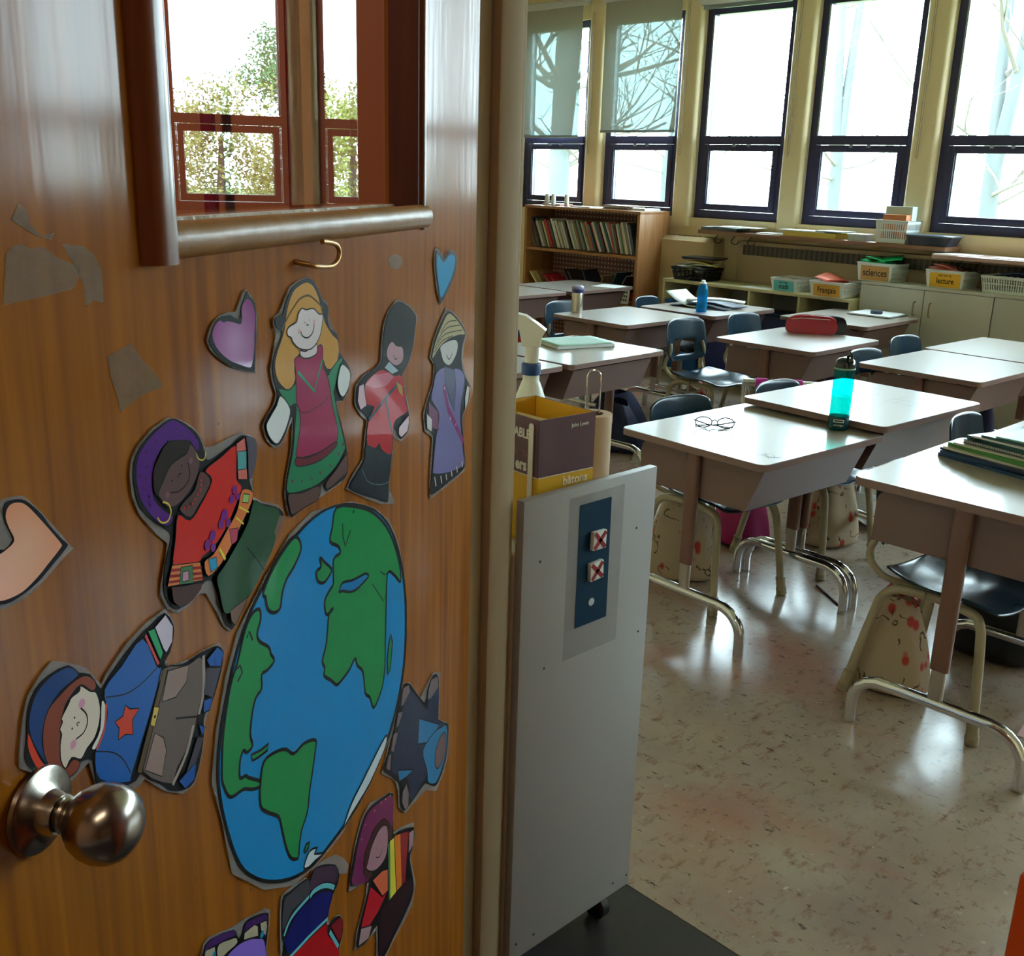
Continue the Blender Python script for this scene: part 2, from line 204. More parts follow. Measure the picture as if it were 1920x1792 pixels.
('paper_figure','laminated cutout of a figure in purple turban and red poncho',[6963,11833,6842,11795,6673,11702,6581,11613,6530,11514,6417,11496,6213,11507,6020,11508,5835,11433,5802,11324,5834,11192,5872,11116,5869,11017,5895,10960,5765,10877,5507,10777,5398,10686,5381,10598,5552,10479,5811,10305,6081,10124,6255,9993,6317,9973,6408,10048,6505,10220,6632,10420,6735,10451,6861,10409,7011,10415,7130,10499,7193,10632,7168,10719,7106,10851,7070,10964,7188,11070,7357,11263,7418,11399,7426,11560,7393,11656,7315,11724,7148,11800],[6950,11817,6844,11785,6691,11692,6607,11610,6558,11501,6530,11425,6424,11418,6161,11454,6022,11488,5856,11423,5834,11321,5864,11200,5945,11104,5910,11029,5927,10947,5766,10860,5531,10761,5421,10681,5415,10609,5573,10498,5831,10323,6100,10143,6276,9991,6334,10005,6421,10109,6462,10278,6552,10495,6694,10507,6840,10441,7007,10448,7111,10531,7159,10658,7116,10835,7047,10956,7037,11039,7208,11161,7352,11307,7393,11436,7397,11569,7351,11663,7258,11728,7136,11779],[('turban',[((84,32,125),'P',[6951,11805,6860,11776,6725,11685,6633,11597,6624,11527,6691,11534,6716,11607,6874,11654,7013,11669,7126,11606,7180,11529,7209,11410,7190,11313,7096,11210,6996,11131,7063,11095,7178,11161,7308,11312,7358,11434,7363,11560,7324,11656,7230,11721,7107,11772],0.0),((20,10,30),'D',[7023,11776],7.9),((20,10,30),'D',[6881,11735],8.1),((20,10,30),'D',[6798,11683],8.2),((20,10,30),'D',[7123,11700],7.8),((20,10,30),'D',[6997,11674],8.0),((20,10,30),'D',[7244,11662],7.7),((20,10,30),'D',[7174,11573],7.8),((20,10,30),'D',[7249,11561],7.8),((20,10,30),'D',[7326,11515],7.7),((20,10,30),'D',[7265,11485],7.8),((20,10,30),'D',[7301,11432],7.7),((20,10,30),'D',[7251,11358],7.8),((20,10,30),'D',[7245,11292],7.9),((20,10,30),'D',[6665,11619],8.4),((20,10,30),'D',[6650,11524],8.4),((190,120,60),'D',[7023,11776],2.6),((190,120,60),'D',[6881,11735],2.7),((190,120,60),'D',[6798,11683],2.7),((190,120,60),'D',[7123,11700],2.6),((190,120,60),'D',[7244,11662],2.6),((190,120,60),'D',[7174,11573],2.6),((190,120,60),'D',[7249,11561],2.6),((190,120,60),'D',[7265,11485],2.6),((190,120,60),'D',[7301,11432],2.6)]),('hair',[((48,33,30),'P',[6874,11650,6734,11597,6789,11549,6887,11536,7001,11500,7087,11421,7157,11340,7197,11379,7189,11513,7112,11602,7014,11660],0.0)]),('face',[((90,66,64),'O',[6875,11200,6721,11251,6632,11364,6511,11271,6553,11203,6683,11122,6791,11066,6913,11153],3.7),((96,70,70),'O',[6734,11592,6645,11484,6637,11404,6715,11308,6822,11242,6955,11205,7063,11228,7131,11304,7156,11349,7087,11421,7001,11500,6888,11527,6790,11540],4.6),((130,85,100),'D',[6747,11472],24.0),((130,85,100),'D',[7054,11310],23.2),((8,6,8),'C',[7009,11315,6913,11297,6813,11326,6773,11382,6782,11461],5.4),((8,6,8),'D',[7009,11315],7.2),((8,6,8),'D',[6782,11461],7.4),((8,6,8),'D',[6990,11394],8.1),((8,6,8),'D',[6867,11469],8.2),((8,6,8),'C',[6926,11396,6900,11417,6876,11415],4.5)]),('poncho',[((212,52,44),'O',[6947,11135,6809,11052,6666,11117,6494,11257,6572,11357,6353,11400,6143,11439,6135,11313,6148,11171,6077,11088,6165,10986,6353,10824,6527,10747,6672,10726,6726,10704,6941,10752,7048,10801,6998,10968],4.6),((215,125,70),'O',[7057,10799,6710,10698,6690,10547,7127,10665],3.6),((150,25,35),'L',[7076,10768,6694,10650],11.8),((150,25,35),'L',[7096,10731,6693,10605],11.8),((150,25,35),'L',[7111,10693,6692,10568],10.0),((65,118,75),'O',[6957,10748,6812,10710,6817,10575,6987,10626],3.7),((200,145,170),'O',[6937,10706,6865,10689,6872,10617,6950,10636],3.7),((215,115,105),'O',[6133,11447,6004,11468,5983,11358,5993,11128,6129,11165],4.0),((90,165,165),'O',[6119,11382,5983,11358,5996,11214,6132,11240],4.0),((225,125,65),'O',[6079,11067,5922,11006,5950,10921,6081,10821,6271,10680,6432,10587,6619,10551,6659,10680,6532,10697,6355,10803,6171,10924],4.1),((160,200,120),'O',[6062,11030,5974,10999,6000,10936,6088,10968],4.1),((190,65,95),'O',[6297,10816,6164,10783,6192,10685,6271,10680],4.0),((40,150,195),'O',[6606,10681,6499,10664,6489,10576,6581,10568],3.9),((225,215,80),'L',[6139,10946,5996,10859],14.2),((225,215,80),'L',[6194,10878,6084,10789],14.1),((225,215,80),'L',[6448,10709,6374,10598],13.8),((118,46,138),'D',[6193,11100],36.0),((118,46,138),'D',[6238,11039],35.9),((118,46,138),'D',[6151,11035],30.3),((118,46,138),'D',[6360,10951],43.4),((118,46,138),'D',[6411,10895],39.3),((118,46,138),'D',[6310,10873],35.8),((118,46,138),'D',[6535,10843],42.7),((118,46,138),'D',[6612,10797],40.5),((118,46,138),'D',[6536,10750],35.1),((40,10,50),'D',[6212,11068],6.0),((40,10,50),'D',[6372,10914],5.9),((40,10,50),'D',[6558,10799],5.8)]),('necklace',[((200,40,60),'D',[6635,11335],11.3),((200,40,60),'D',[6647,11304],11.3),((200,40,60),'D',[6654,11271],11.3),((200,40,60),'D',[6671,11237],11.3),((200,40,60),'D',[6704,11212],11.3),((200,40,60),'D',[6741,11189],11.2),((200,40,60),'D',[6772,11164],11.2),((200,40,60),'D',[6823,11157],11.1),((200,40,60),'D',[6880,11160],11.0)]),('earring',[((215,190,80),'C',[7201,11196,7178,11161,7135,11137,7081,11139,7045,11184,7055,11230,7082,11262,7133,11284],7.0)]),('earring',[((215,190,80),'C',[6693,11515,6680,11478,6632,11449,6588,11455,6572,11495],5.6)]),('hand',[((85,78,92),'P',[5993,11471,5857,11417,5844,11324,5874,11213,5964,11120,5986,11211,5983,11358],0.0)]),('hand',[((70,55,55),'P',[7097,10649,6726,10540,6730,10501,6856,10458,7005,10463,7086,10540],0.0)]),('skirt',[((30,74,56),'P',[5918,10934,5767,10844,5532,10739,5553,10618,5621,10468,5810,10316,6077,10167,6320,10154,6442,10194,6490,10375,6515,10502,6417,10550,6214,10660,6023,10792],0.0),((10,20,16),'L',[6061,10585,5889,10402,5811,10305],8.3)]),('foot',[((120,90,74),'P',[5513,10687,5425,10636,5596,10494,5613,10569],0.0)]),('foot',[((120,90,74),'O',[6357,10170,6076,10178,6121,10140,6293,10021,6347,10077],4.1)])]),
('paper_figure','laminated sideways cutout of a figure in blue cap and star jumper above the knob',[8292,10647,8151,10566,8006,10465,7878,10285,7824,10335,7601,10441,7371,10498,7153,10510,7054,10374,7063,10295,7111,10208,7173,10165,7164,10077,6917,10009,6711,9989,6495,9956,6435,9876,6472,9735,6602,9548,6748,9412,6792,9198,6921,8981,7087,8996,7307,9153,7522,9384,7613,9367,8023,9653,8061,9833,8272,9795,8421,9928,8640,10131,8623,10242,8573,10413,8519,10524,8404,10605],[8166,10560,8092,10475,7983,10412,7921,10306,7880,10264,7778,10324,7518,10426,7322,10465,7165,10485,7075,10359,7075,10276,7134,10171,7195,10139,7183,10074,6958,10003,6774,9993,6648,9973,6519,9941,6449,9856,6497,9707,6625,9546,6763,9473,6775,9361,6825,9190,6939,9018,7064,9021,7252,9125,7386,9290,7567,9460,7623,9433,7883,9510,8022,9664,8031,9827,8144,9882,8237,9839,8346,9872,8431,9955,8537,10050,8597,10167,8566,10290,8538,10435,8466,10536,8342,10575],[('cap',[((18,62,122),'O',[8168,10548,8087,10462,8154,10443,8254,10430,8357,10380,8423,10292,8453,10176,8421,10023,8475,10116,8523,10236,8540,10336,8520,10425,8456,10512,8331,10560],3.7),((220,66,55),'O',[8550,10311,8515,10201,8477,10097,8415,9972,8488,10021,8540,10113,8568,10231],3.6)]),('hair',[((140,64,58),'O',[8040,10429,7959,10368,7937,10303,7984,10294,8076,10383,8181,10352,8244,10301,8288,10188,8310,10032,8283,9920,8209,9941,8151,9886,8193,9845,8293,9851,8371,9898,8411,9996,8447,10121,8433,10267,8372,10368,8257,10411,8155,10433],3.8)]),('face',[((232,215,195),'O',[8076,10378,7998,10301,7942,10263,7918,10152,7939,10053,7996,9973,8076,9941,8141,9902,8221,9959,8283,9920,8315,9993,8308,10094,8286,10155,8298,10194,8268,10230,8276,10255,8231,10294,8199,10319,8168,10345,8095,10350],4.8),((228,160,185),'D',[8085,10260],32.6),((228,160,185),'D',[8196,10036],30.5),((8,8,12),'C',[8096,10232,8053,10168,8054,10104,8097,10062,8164,10058],5.8),((8,8,12),'D',[8161,10202],7.6),((8,8,12),'D',[8192,10144],7.6),((8,8,12),'D',[8096,10232],6.7),((8,8,12),'D',[8164,10058],6.7),((8,8,12),'C',[8122,10151,8147,10156,8142,10135],3.8)]),('jumper',[((20,95,175),'O',[7867,10247,7681,10322,7434,10411,7305,10144,7256,10096,7391,9878,7519,9708,7664,9518,7720,9480,7990,9667,8010,9870,7921,9954,7858,10076],4.9),((228,225,215),'O',[7907,10179,7872,10150,7875,10063,7918,9975,7990,9903,8021,9899,8033,9928,7946,10001],3.9),((210,75,65),'C',[7862,10145,7882,10045,7921,9954,7992,9888],10.9),((218,66,50),'Q',[7676,10037,7632,9986,7535,9939,7614,9896,7622,9789,7702,9833,7776,9834,7758,9910,7794,9975,7709,9975],5.1),((8,10,20),'C',[7859,10188,7674,10116,7506,10101,7307,10132],5.0),((8,10,20),'C',[8008,9880,7848,9783,7747,9673,7680,9528],4.9),((25,160,98),'O',[7378,10438,7300,10427,7224,10212,7265,10172],4.2),((200,65,70),'L',[7407,10422,7286,10152],12.5)]),('hand',[((215,203,218),'O',[7299,10432,7166,10474,7086,10352,7107,10242,7189,10190,7221,10234],5.3)]),('trousers',[((108,92,86),'O',[7256,10096,6940,9982,6776,9969,6708,9809,6789,9643,6864,9527,6942,9387,7159,9255,7246,9179,7549,9461,7452,9671,7320,9865],5.4),((92,70,60),'O',[7238,10088,7185,10062,7567,9460,7615,9500],4.3),((215,185,85),'O',[7374,9869,7314,9832,7383,9717,7433,9757],4.3),((10,10,10),'D',[7374,9791],12.9),((155,130,120),'O',[7186,10051,6930,9978,6973,9862,7117,9810,7283,9858],4.4),((155,130,120),'O',[7388,9672,7296,9584,7271,9471,7347,9303,7531,9462],4.3),((165,150,140),'C',[6735,9962,6764,9681,6843,9528],34.7),((165,150,140),'C',[6922,9480,7032,9309,7229,9162],34.5),((12,12,16),'L',[7135,9651,6763,9473],15.6)]),('shoe',[((68,62,76),'P',[6704,9845,6515,9755,6645,9569,6766,9657],0.0),((20,85,165),'O',[6698,9907,6541,9944,6459,9861,6514,9768,6662,9838],4.7),((20,85,165),'O',[6771,9608,6645,9569,6697,9490,6781,9509],4.7)]),('shoe',[((68,62,76),'P',[6882,9355,6802,9310,6923,9168,7048,9163],0.0),((20,85,165),'O',[6852,9442,6772,9386,6821,9333],4.6),((20,85,165),'O',[6923,9168,6957,9042,7082,9039,7151,9147],4.7)])]),
('paper_globe','large laminated paper globe with green continents and blue ocean',[4011,10351,3445,10120,3010,9831,2744,9477,2606,9153,2499,8688,2499,8196,2611,7658,2974,7223,3649,6942,4375,6816,4913,6862,5445,6986,5989,7339,6488,7866,6595,8438,6707,8862,6602,9246,6431,9616,6229,9919,5761,10209,5299,10437,4854,10506],[3957,10319,3445,10102,3023,9788,2745,9395,2571,8944,2514,8464,2574,7906,2873,7406,3359,7088,3997,6890,4578,6877,5003,6905,5395,7031,5784,7256,6142,7556,6395,7881,6545,8298,6629,8691,6630,8959,6550,9258,6419,9530,6255,9791,6017,10028,5654,10230,5230,10397,4819,10459,4425,10437],[('ocean',[((0,135,200),'S',[3958,10293,3458,10081,3076,9787,2814,9414,2642,8971,2587,8495,2647,7941,2943,7443,3418,7128,4050,6943,4613,6928,5020,6951,5401,7076,5781,7297,6113,7572,6357,7880,6507,8284,6590,8667,6592,8936,6515,9238,6386,9513,6221,9775,5982,10009,5619,10209,5201,10368,4802,10432,4416,10412],0.0)]),('continent',[((18,138,74),'O',[4351,10396,3904,10265,3506,10084,3140,9815,2894,9514,2746,9232,2713,9012,2884,9146,3050,9262,3117,9207,3140,8974,3157,8737,3174,8497,3200,8147,3303,7945,3511,7842,3620,8023,3740,8138,3792,8404,3935,8551,3989,8655,4133,8594,4300,8573,4434,8576,4560,8688,4707,8808,4693,8886,4738,8980,4640,9127,4577,9385,4473,9413,4626,9406,4658,9559,4539,9629,4461,9669,4450,9899,4295,9914,4343,10001,4516,10107,4460,10225],17.4),((0,120,185),'O',[4338,9527,4256,9591,4041,9533,3816,9497,3700,9479,3613,9421,3761,9401,3934,9393,4100,9433,4260,9508],13.4),((8,20,30),'L',[4230,10197,4226,10055,4177,9944,4105,10015,4049,10067],13.2),((8,20,30),'L',[3526,9297,3218,8979,3119,9074],14.4),((8,20,30),'L',[3307,9358,3181,9271,3050,9262],14.7),((8,20,30),'D',[3971,10233],20.3)]),('continent',[((18,138,74),'O',[5875,9979,5864,9882,5929,9787,5898,9701,5751,9583,5718,9503,5664,9414,5787,9386,5885,9391,5895,9268,5994,9233,6059,9140,6113,8956,6085,8833,6181,8823,6232,8873,6294,8803,6306,8661,6216,8628,6164,8575,5982,8432,6005,8390,6137,8449,6263,8527,6459,8574,6550,8725,6571,8862,6512,9196,6377,9529,6259,9672,6116,9899,5987,9991],15.1),((8,20,30),'L',[6291,9628,6219,9634,6190,9559,6266,9514],12.8),((8,20,30),'L',[6007,9760,6054,9862,6094,9819],13.1)]),('continent',[((18,138,74),'O',[5911,8579,5728,8563,5522,8480,5376,8349,5170,8339,4936,8245,4942,8137,5029,7915,5086,7775,5145,7588,5272,7470,5328,7333,5358,7228,5491,7321,5571,7475,5642,7717,5694,7894,5890,8068,6001,8207,5983,8421],15.7)]),('island',[((18,138,74),'O',[5260,10392,5134,10328,5119,10226,5256,10125,5388,10068,5478,9975,5529,9847,5650,9855,5743,9935,5767,10038,5800,10102,5599,10262],15.9)]),('island',[((18,138,74),'O',[4740,10026,4647,9948,4504,9826,4557,9776,4682,9754,4799,9822,4817,9919,4721,9929],14.8)]),('island',[((18,138,74),'O',[3027,8501,2974,8380,3046,8074,3115,8050,3132,8227,3075,8425],15.3)]),('island',[((18,138,74),'O',[6110,8761,5959,8718,5820,8705,5844,8652,6002,8676,6097,8699],11.5)]),('island',[((18,138,74),'O',[5240,7221,5189,7263,5118,7239,5145,7194,5218,7188],13.1)]),('ice_cap',[((205,218,224),'O',[3167,7314,3216,7181,3660,6993,4139,6925,4348,6895,4135,7047,3831,7139,3382,7275],13.0)]),('ice_cap',[((205,218,224),'O',[5124,7141,4953,7062,5030,7049,4832,6912,5010,6957,5158,6983,5251,7050],11.1)])]),
('paper_figure','laminated upside-down cutout of a figure in dark robe and blue headscarf',[1546,7319,1291,7208,1315,6887,1306,6520,895,6238,914,5780,1114,5591,1412,5506,1829,5776,2247,5846,2586,5911,2775,6113,2799,6377,2902,6573,3298,6898,3149,7065,2945,7334,2790,7571,2634,7683,2420,7621,2025,7201,1820,7280],[1577,7299,1387,7183,1348,6903,1371,6555,1000,6294,959,6084,1051,5757,1381,5600,1577,5683,1861,5893,2247,5917,2586,5957,2721,6101,2746,6321,2798,6477,3152,6811,3249,6932,3099,7058,2921,7278,2791,7528,2634,7662,2420,7588,1906,7072,1788,7195],[('robe',[((34,58,70),'P',[2393,7509,1845,6948,1725,7025,1351,7024,1404,6573,1034,6300,1395,6204,1711,6141,1831,5972,2013,5986,2362,5966,2475,6314,2692,6490,3003,6765,2950,6950,2688,7325,2582,7442],0.0)]),('headscarf',[((58,122,172),'O',[2080,6946,1337,6464,1652,6373,2136,6621],8.2),((58,122,172),'O',[1958,6427,1529,6448,1270,6379,1034,6288,1005,6034,1120,5797,1382,5651,1577,5708,1768,5861,1802,6051],8.3),((58,122,172),'O',[2797,6643,2278,6345,2530,6393,2772,6472],7.8)]),('face',[((118,90,90),'O',[1099,6211,1058,5963,1189,5837,1387,5828,1486,5962,1458,6142,1299,6248],8.9)]),('foot',[((125,108,112),'P',[1669,7274,1419,7198,1383,7040,1664,7017,1786,7056,1758,7180],0.0)]),('skirt_fringe',[((125,108,112),'P',[2634,7641,2447,7591,2420,7490,2635,7426,2713,7446],0.0),((125,108,112),'P',[2792,7401,2661,7343,2793,7230,2870,7250],0.0),((125,108,112),'P',[2947,7207,2819,7158,2949,6972,3024,7036],0.0),((125,108,112),'P',[3100,7015,3025,6994,3053,6795,3176,6889],0.0)]),('hand',[((125,108,112),'O',[2666,6272,2530,6302,2447,6112,2475,5944,2586,5969,2694,6130],7.9)])]),
('paper_figure','laminated sideways cutout of a figure in maroon hat and striped shawl',[2955,6446,2915,6293,2961,5895,2641,5773,2246,5571,2244,5318,2360,5106,2181,4608,2299,4370,2924,4340,3191,4312,3492,4562,3484,4930,3819,4995,4111,5156,4037,5347,3802,5580,3727,5765,4231,6009,4181,6201,4041,6496,3860,6684,3632,6725,3206,6563],[2955,6429,2971,5902,2803,5812,2274,5519,2273,5289,2418,5147,2271,4699,2359,4490,2977,4407,3242,4371,3443,4525,3459,4979,3748,5005,4044,5134,4039,5284,3850,5508,3681,5731,4187,6043,4137,6252,3998,6487,3793,6661,3564,6661,3255,6561],[('hat',[((115,32,82),'P',[2981,6412,3002,5990,3211,6261,3501,6343,3690,6277,3830,6182,3837,5953,3704,5770,4144,6039,4072,6248,3955,6458,3772,6627,3519,6610],0.0),((220,200,150),'D',[3057,6459],13.4),((220,200,150),'D',[3197,6503],13.3),((220,200,150),'D',[3329,6543],13.1),((220,200,150),'D',[3520,6558],12.9),((220,200,150),'D',[3774,6545],10.9),((220,200,150),'D',[3890,6434],10.8)]),('hair',[((62,42,42),'P',[3211,6250,3037,6036,3013,5862,3141,5926,3213,6130,3408,6238,3599,6194,3721,5999,3609,5788,3726,5808,3836,5974,3807,6209,3643,6288,3454,6333],0.0)]),('face',[((168,120,135),'O',[3359,6227,3163,6119,3141,5881,3220,5733,3418,5739,3608,5821,3768,5968,3720,6041,3600,6173],7.5),((8,8,10),'C',[3501,5935,3391,5864,3316,5912],7.5),((8,8,10),'D',[3484,6028],7.5),((8,8,10),'D',[3377,6060],7.6)]),('shirt',[((185,20,50),'P',[3660,5650,3328,5268,3177,5224,3430,5163,3696,5166,3947,5331],0.0),((212,98,65),'O',[3564,5690,3322,5626,3147,5523,3151,5228,3328,5279,3611,5702],7.5)]),('shawl',[((145,28,55),'P',[2750,5742,2447,5574,2531,5275,2588,4907,2700,4917],0.0),((222,122,55),'P',[2936,5832,2750,5742,2700,4869,2864,4920],0.0),((218,200,65),'P',[3075,5859,2951,5820,2891,4940,3078,4916],0.0),((65,128,85),'P',[3142,5859,3075,5859,3077,4939,3128,5071],0.0),((42,98,130),'L',[3077,4962,2589,4858],39.6)]),('trousers',[((56,18,30),'P',[3382,5057,3076,5055,2475,4897,2359,4664,2646,4536,3188,4482,3343,4466,3442,4572],0.0)]),('hand',[((168,135,140),'P',[3948,5310,3650,5119,3748,5027,4021,5148],0.0)]),('hand',[((168,135,140),'P',[2447,5550,2292,5494,2303,5285,2475,5283],0.0)])]),
('paper_figure','laminated upside-down cutout of a figure in red coat and navy trousers',[4539,6693,4361,6534,4221,6352,4246,6255,4430,6378,4516,6307,4682,6207,4767,6089,4693,5971,4612,5979,4471,5912,4373,5761,4402,5571,4555,5443,4627,5222,5704,6147,5750,6433,5736,6844,5697,7042,5576,7033,5208,6902,5141,6825,5046,6890,4807,6817],[5011,6865,4810,6770,4544,6572,4470,6407,4516,6307,4659,6271,4765,6119,4791,6006,4613,5969,4472,5891,4394,5746,4421,5629,4532,5495,4646,5260,5672,6138,5678,6521,5720,6620,5676,6999,5562,6995,5209,6888,5124,6812,5103,6855],[('boot',[((66,64,72),'P',[5647,6958,5547,6966,5192,6862,5144,6770,5168,6673,5495,6750,5699,6678],0.0)]),('boot',[((66,60,66),'P',[5068,6829,4976,6840,4545,6562,4500,6438,4554,6366,4820,6571,5113,6689,5126,6776],0.0)]),('trousers',[((12,24,100),'P',[5642,6558,5434,6638,5155,6595,4900,6502,4638,6296,4723,6178,4786,6104,5176,6232,5575,6324,5662,6508],0.0),((105,190,200),'C',[5135,6628,5061,6632,4897,6568,4748,6473,4596,6336],49.0),((105,190,200),'C',[5680,6607,5601,6665,5465,6690,5161,6648],37.3),((4,8,30),'L',[5144,6626,5167,6244],6.5)]),('coat',[((180,14,34),'P',[5529,6250,5144,6157,4789,6046,4777,5893,4511,5478,4685,5304,5639,6120],0.0),((105,190,200),'L',[5627,6300,5178,6204,4767,6089],34.6),((105,190,200),'L',[4727,5894,4529,5546],43.1)]),('mitten',[((135,18,40),'P',[4695,5941,4473,5881,4405,5754,4441,5645,4506,5591],0.0)])]),
('paper_figure',"laminated upside-down cutout of a figure in lilac skirt, at the picture's bottom",[5979,7148,5894,7056,5918,6941,6003,6644,6035,6431,7002,7262,7005,7474,6961,7547,6874,7556,6518,7366,6344,7310,6152,7220],[5968,7087,5946,6981,6032,6668,6063,6473,6967,7248,6967,7488,6865,7525,6520,7347,6475,7244,6438,7190,6389,7201,6348,7270,6209,7230],[('shoe',[((66,40,96),'P',[6853,7516,6533,7349,6499,7272,6615,7331,6752,7393,6860,7449,6954,7494],0.0),((178,168,142),'O',[6753,7385,6591,7304,6489,7239,6481,7173,6626,7208,6703,7224,6787,7294],4.8),((178,168,142),'P',[6944,7477,6814,7411,6811,7313,6960,7437],0.0)]),('shoe',[((66,40,96),'P',[6321,7257,5983,7090,5958,7018,6104,7087,6244,7154,6368,7201],0.0),((178,168,142),'O',[6356,7183,6188,7136,6134,7076,6142,6977,6281,7063,6375,7121],5.0),((178,168,142),'P',[6090,7068,5989,7015,5979,6945,6015,6884,6082,6991],0.0)]),('skirt',[((135,104,205),'O',[6655,7184,6496,7160,6308,7076,6144,6953,6034,6828,6076,6494,6886,7187],4.8)]),('flower',[((25,140,185),'D',[6071,6938],35.5),((25,140,185),'D',[6832,7353],27.0)])]),
('paper_heart','large orange paper heart lying sideways at the left edge',[8533,11723,8393,11699,8361,11677,8243,11546,8120,11392,8020,11257,8095,11232,8300,11146,8415,11114,8524,11104,8626,11113,8701,11144,8775,11257,8798,11393,8761,11505,8661,11531,8587,11546,8586,11638,8563,11701],[8524,11695,8470,11696,8403,11679,8339,11634,8251,11538,8215,11478,8124,11360,8069,11302,8088,11281,8205,11227,8334,11170,8447,11143,8554,11132,8621,11143,8684,11174,8753,11274,8774,11384,8747,11475,8661,11490,8576,11440,8496,11475,8541,11583,8545,11645],[('printed_fill',[('hearto','P',[8500,11672,8432,11670,8368,11632,8282,11531,8193,11416,8129,11328,8133,11302,8249,11243,8360,11191,8481,11156,8618,11163,8680,11198,8737,11293,8749,11384,8707,11445,8631,11429,8563,11436,8490,11468,8519,11550,8535,11622],0.0)])])]
STAINS=[[8359,12739,8300,12998,8245,13037,8173,13046,8115,13015,8008,13023,7907,12958,7709,12883,7743,12809,7796,12768,8069,12751],[7852,13029,7669,13003,7578,12951,7516,12853,7528,12662,7613,12687,7691,12656,7698,12790,7775,12919],[7531,12337,7282,12383,7209,12286,7102,12198,6968,12048,7240,12029,7445,11966,7472,12074,7520,12218],[8234,13174,8161,13262,8107,13212,8095,13155,8021,13081,7911,13090,7938,13055,8063,13083],[2991,12613,2806,12646,2616,12603,2595,12524,2723,12479,2931,12518]]
# ---------------- materials ----------------
def wood_mat(name, a, b_, c_, rough, scale=(14, 14, 0.9), coat=0.0, bump=0.05):
    m = mat(name, a, rough, var=0.0); N, L, b = nodes(m)
    tc = N['Texture Coordinate']; mp = N['Mapping']; mp.inputs['Scale'].default_value = scale
    n1 = N['Noise Texture']; n1.inputs['Scale'].default_value = 3.0; n1.inputs['Detail'].default_value = 9; n1.inputs['Distortion'].default_value = .6
    n2 = N.new('ShaderNodeTexNoise'); n2.inputs['Scale'].default_value = 1.6; L.new(tc.outputs['Object'], n2.inputs['Vector'])
    n2.inputs['Detail'].default_value = 3
    r = N.new('ShaderNodeValToRGB'); r.color_ramp.elements[0].color = lin(b_); r.color_ramp.elements[1].color = lin(a)
    r.color_ramp.elements[0].position = .32; r.color_ramp.elements[1].position = .66
    L.new(n1.outputs[0], r.inputs[0])
    mx = N.new('ShaderNodeMix'); mx.data_type = 'RGBA'; mx.inputs[7].default_value = lin(c_)
    r2 = N.new('ShaderNodeValToRGB'); r2.color_ramp.elements[0].position = .45; r2.color_ramp.elements[1].position = .7
    r2.color_ramp.elements[0].color = (0, 0, 0, 1); r2.color_ramp.elements[1].color = (.7, .7, .7, 1)
    L.new(n2.outputs[0], r2.inputs[0]); L.new(r2.outputs[0], mx.inputs[0]); L.new(r.outputs[0], mx.inputs[6]); L.new(mx.outputs[2], b.inputs['Base Color'])
    n3 = N.new('ShaderNodeTexNoise'); n3.inputs['Scale'].default_value = 60; mp3 = N.new('ShaderNodeMapping'); mp3.inputs['Scale'].default_value = (1, 1, .12)
    L.new(tc.outputs['Object'], mp3.inputs[0]); L.new(mp3.outputs[0], n3.inputs['Vector'])
    bp = N.new('ShaderNodeBump'); bp.inputs['Strength'].default_value = bump; bp.inputs['Distance'].default_value = .004
    L.new(n3.outputs[0], bp.inputs['Height']); L.new(bp.outputs[0], b.inputs['Normal'])
    if coat: b.inputs['Coat Weight'].default_value = coat; b.inputs['Coat Roughness'].default_value = .12; L.new(bp.outputs[0], b.inputs['Coat Normal'])
    return m
M_DOOR = wood_mat('varnished_door_wood', (158, 92, 0), (122, 64, 0), (138, 72, 0), .65, coat=.40, bump=.035, scale=(20, 20, .8))
M_DOOR.node_tree.nodes['Principled BSDF'].inputs['Specular IOR Level'].default_value = .08
M_MOULD = wood_mat('varnished_moulding_wood', (122, 62, 22), (88, 38, 12), (100, 46, 16), .35, coat=.5, bump=.08)
M_STOP = wood_mat('red_stained_stop', (88, 34, 16), (64, 22, 10), (74, 28, 14), .4, coat=.2)
M_SHELFWOOD = wood_mat('bookcase_maple', (176, 126, 80), (152, 104, 62), (164, 114, 70), .45, scale=(10, 10, .8))
M_SILLWOOD = wood_mat('sill_wood', (150, 106, 80), (120, 80, 60), (132, 92, 68), .3, scale=(1, 10, 10), coat=.4)
M_CREAM = mat('cream_wall_paint', (232, 212, 172), .5, var=.03, scale=3, bump=.02)
M_LOWWALL = mat('cream_panel_paint', (168, 146, 116), .45, var=.04, scale=3, bump=.02)
M_JAMB = mat('taupe_frame_paint', (168, 150, 122), .6, var=.03, scale=40, spec=.15, bump=.08, stretch=(1, 1, .1))
M_CEIL = mat('ceiling_paint', (225, 222, 212), .8, var=.03)
M_CORR = mat('corridor_red_brown_paint', (128, 70, 40), .55, var=.08, scale=4)
M_CORR2 = mat('corridor_buff_paint', (170, 140, 110), .6, var=.05, scale=2)
M_NAVY = mat('navy_window_frame', (50, 50, 86), .4, var=.08, scale=20)
M_TRACK = mat('silver_window_track', (150, 165, 175), .3, metal=.6)
M_TOP = mat('desk_laminate', (158, 146, 134), .40, var=.03, scale=30, spec=.8, coat=.8)
M_TOP.node_tree.nodes['Principled BSDF'].inputs['Coat Roughness'].default_value = .13
M_EDGE = mat('desk_edge_band', (126, 100, 92), .4, var=.05)
M_BOX = mat('desk_mauve_brown_metal', (112, 88, 82), .36, var=.05, scale=8)
M_POST = mat('desk_post_brown', (112, 80, 70), .34, var=.05)
M_CHROME = mat('chrome_tube', (210, 210, 214), .09, metal=1.0, var=.02)
M_BRUSH = mat('brushed_nickel', (176, 168, 158), .24, metal=1.0, var=.05, scale=90, stretch=(1, 1, .1))
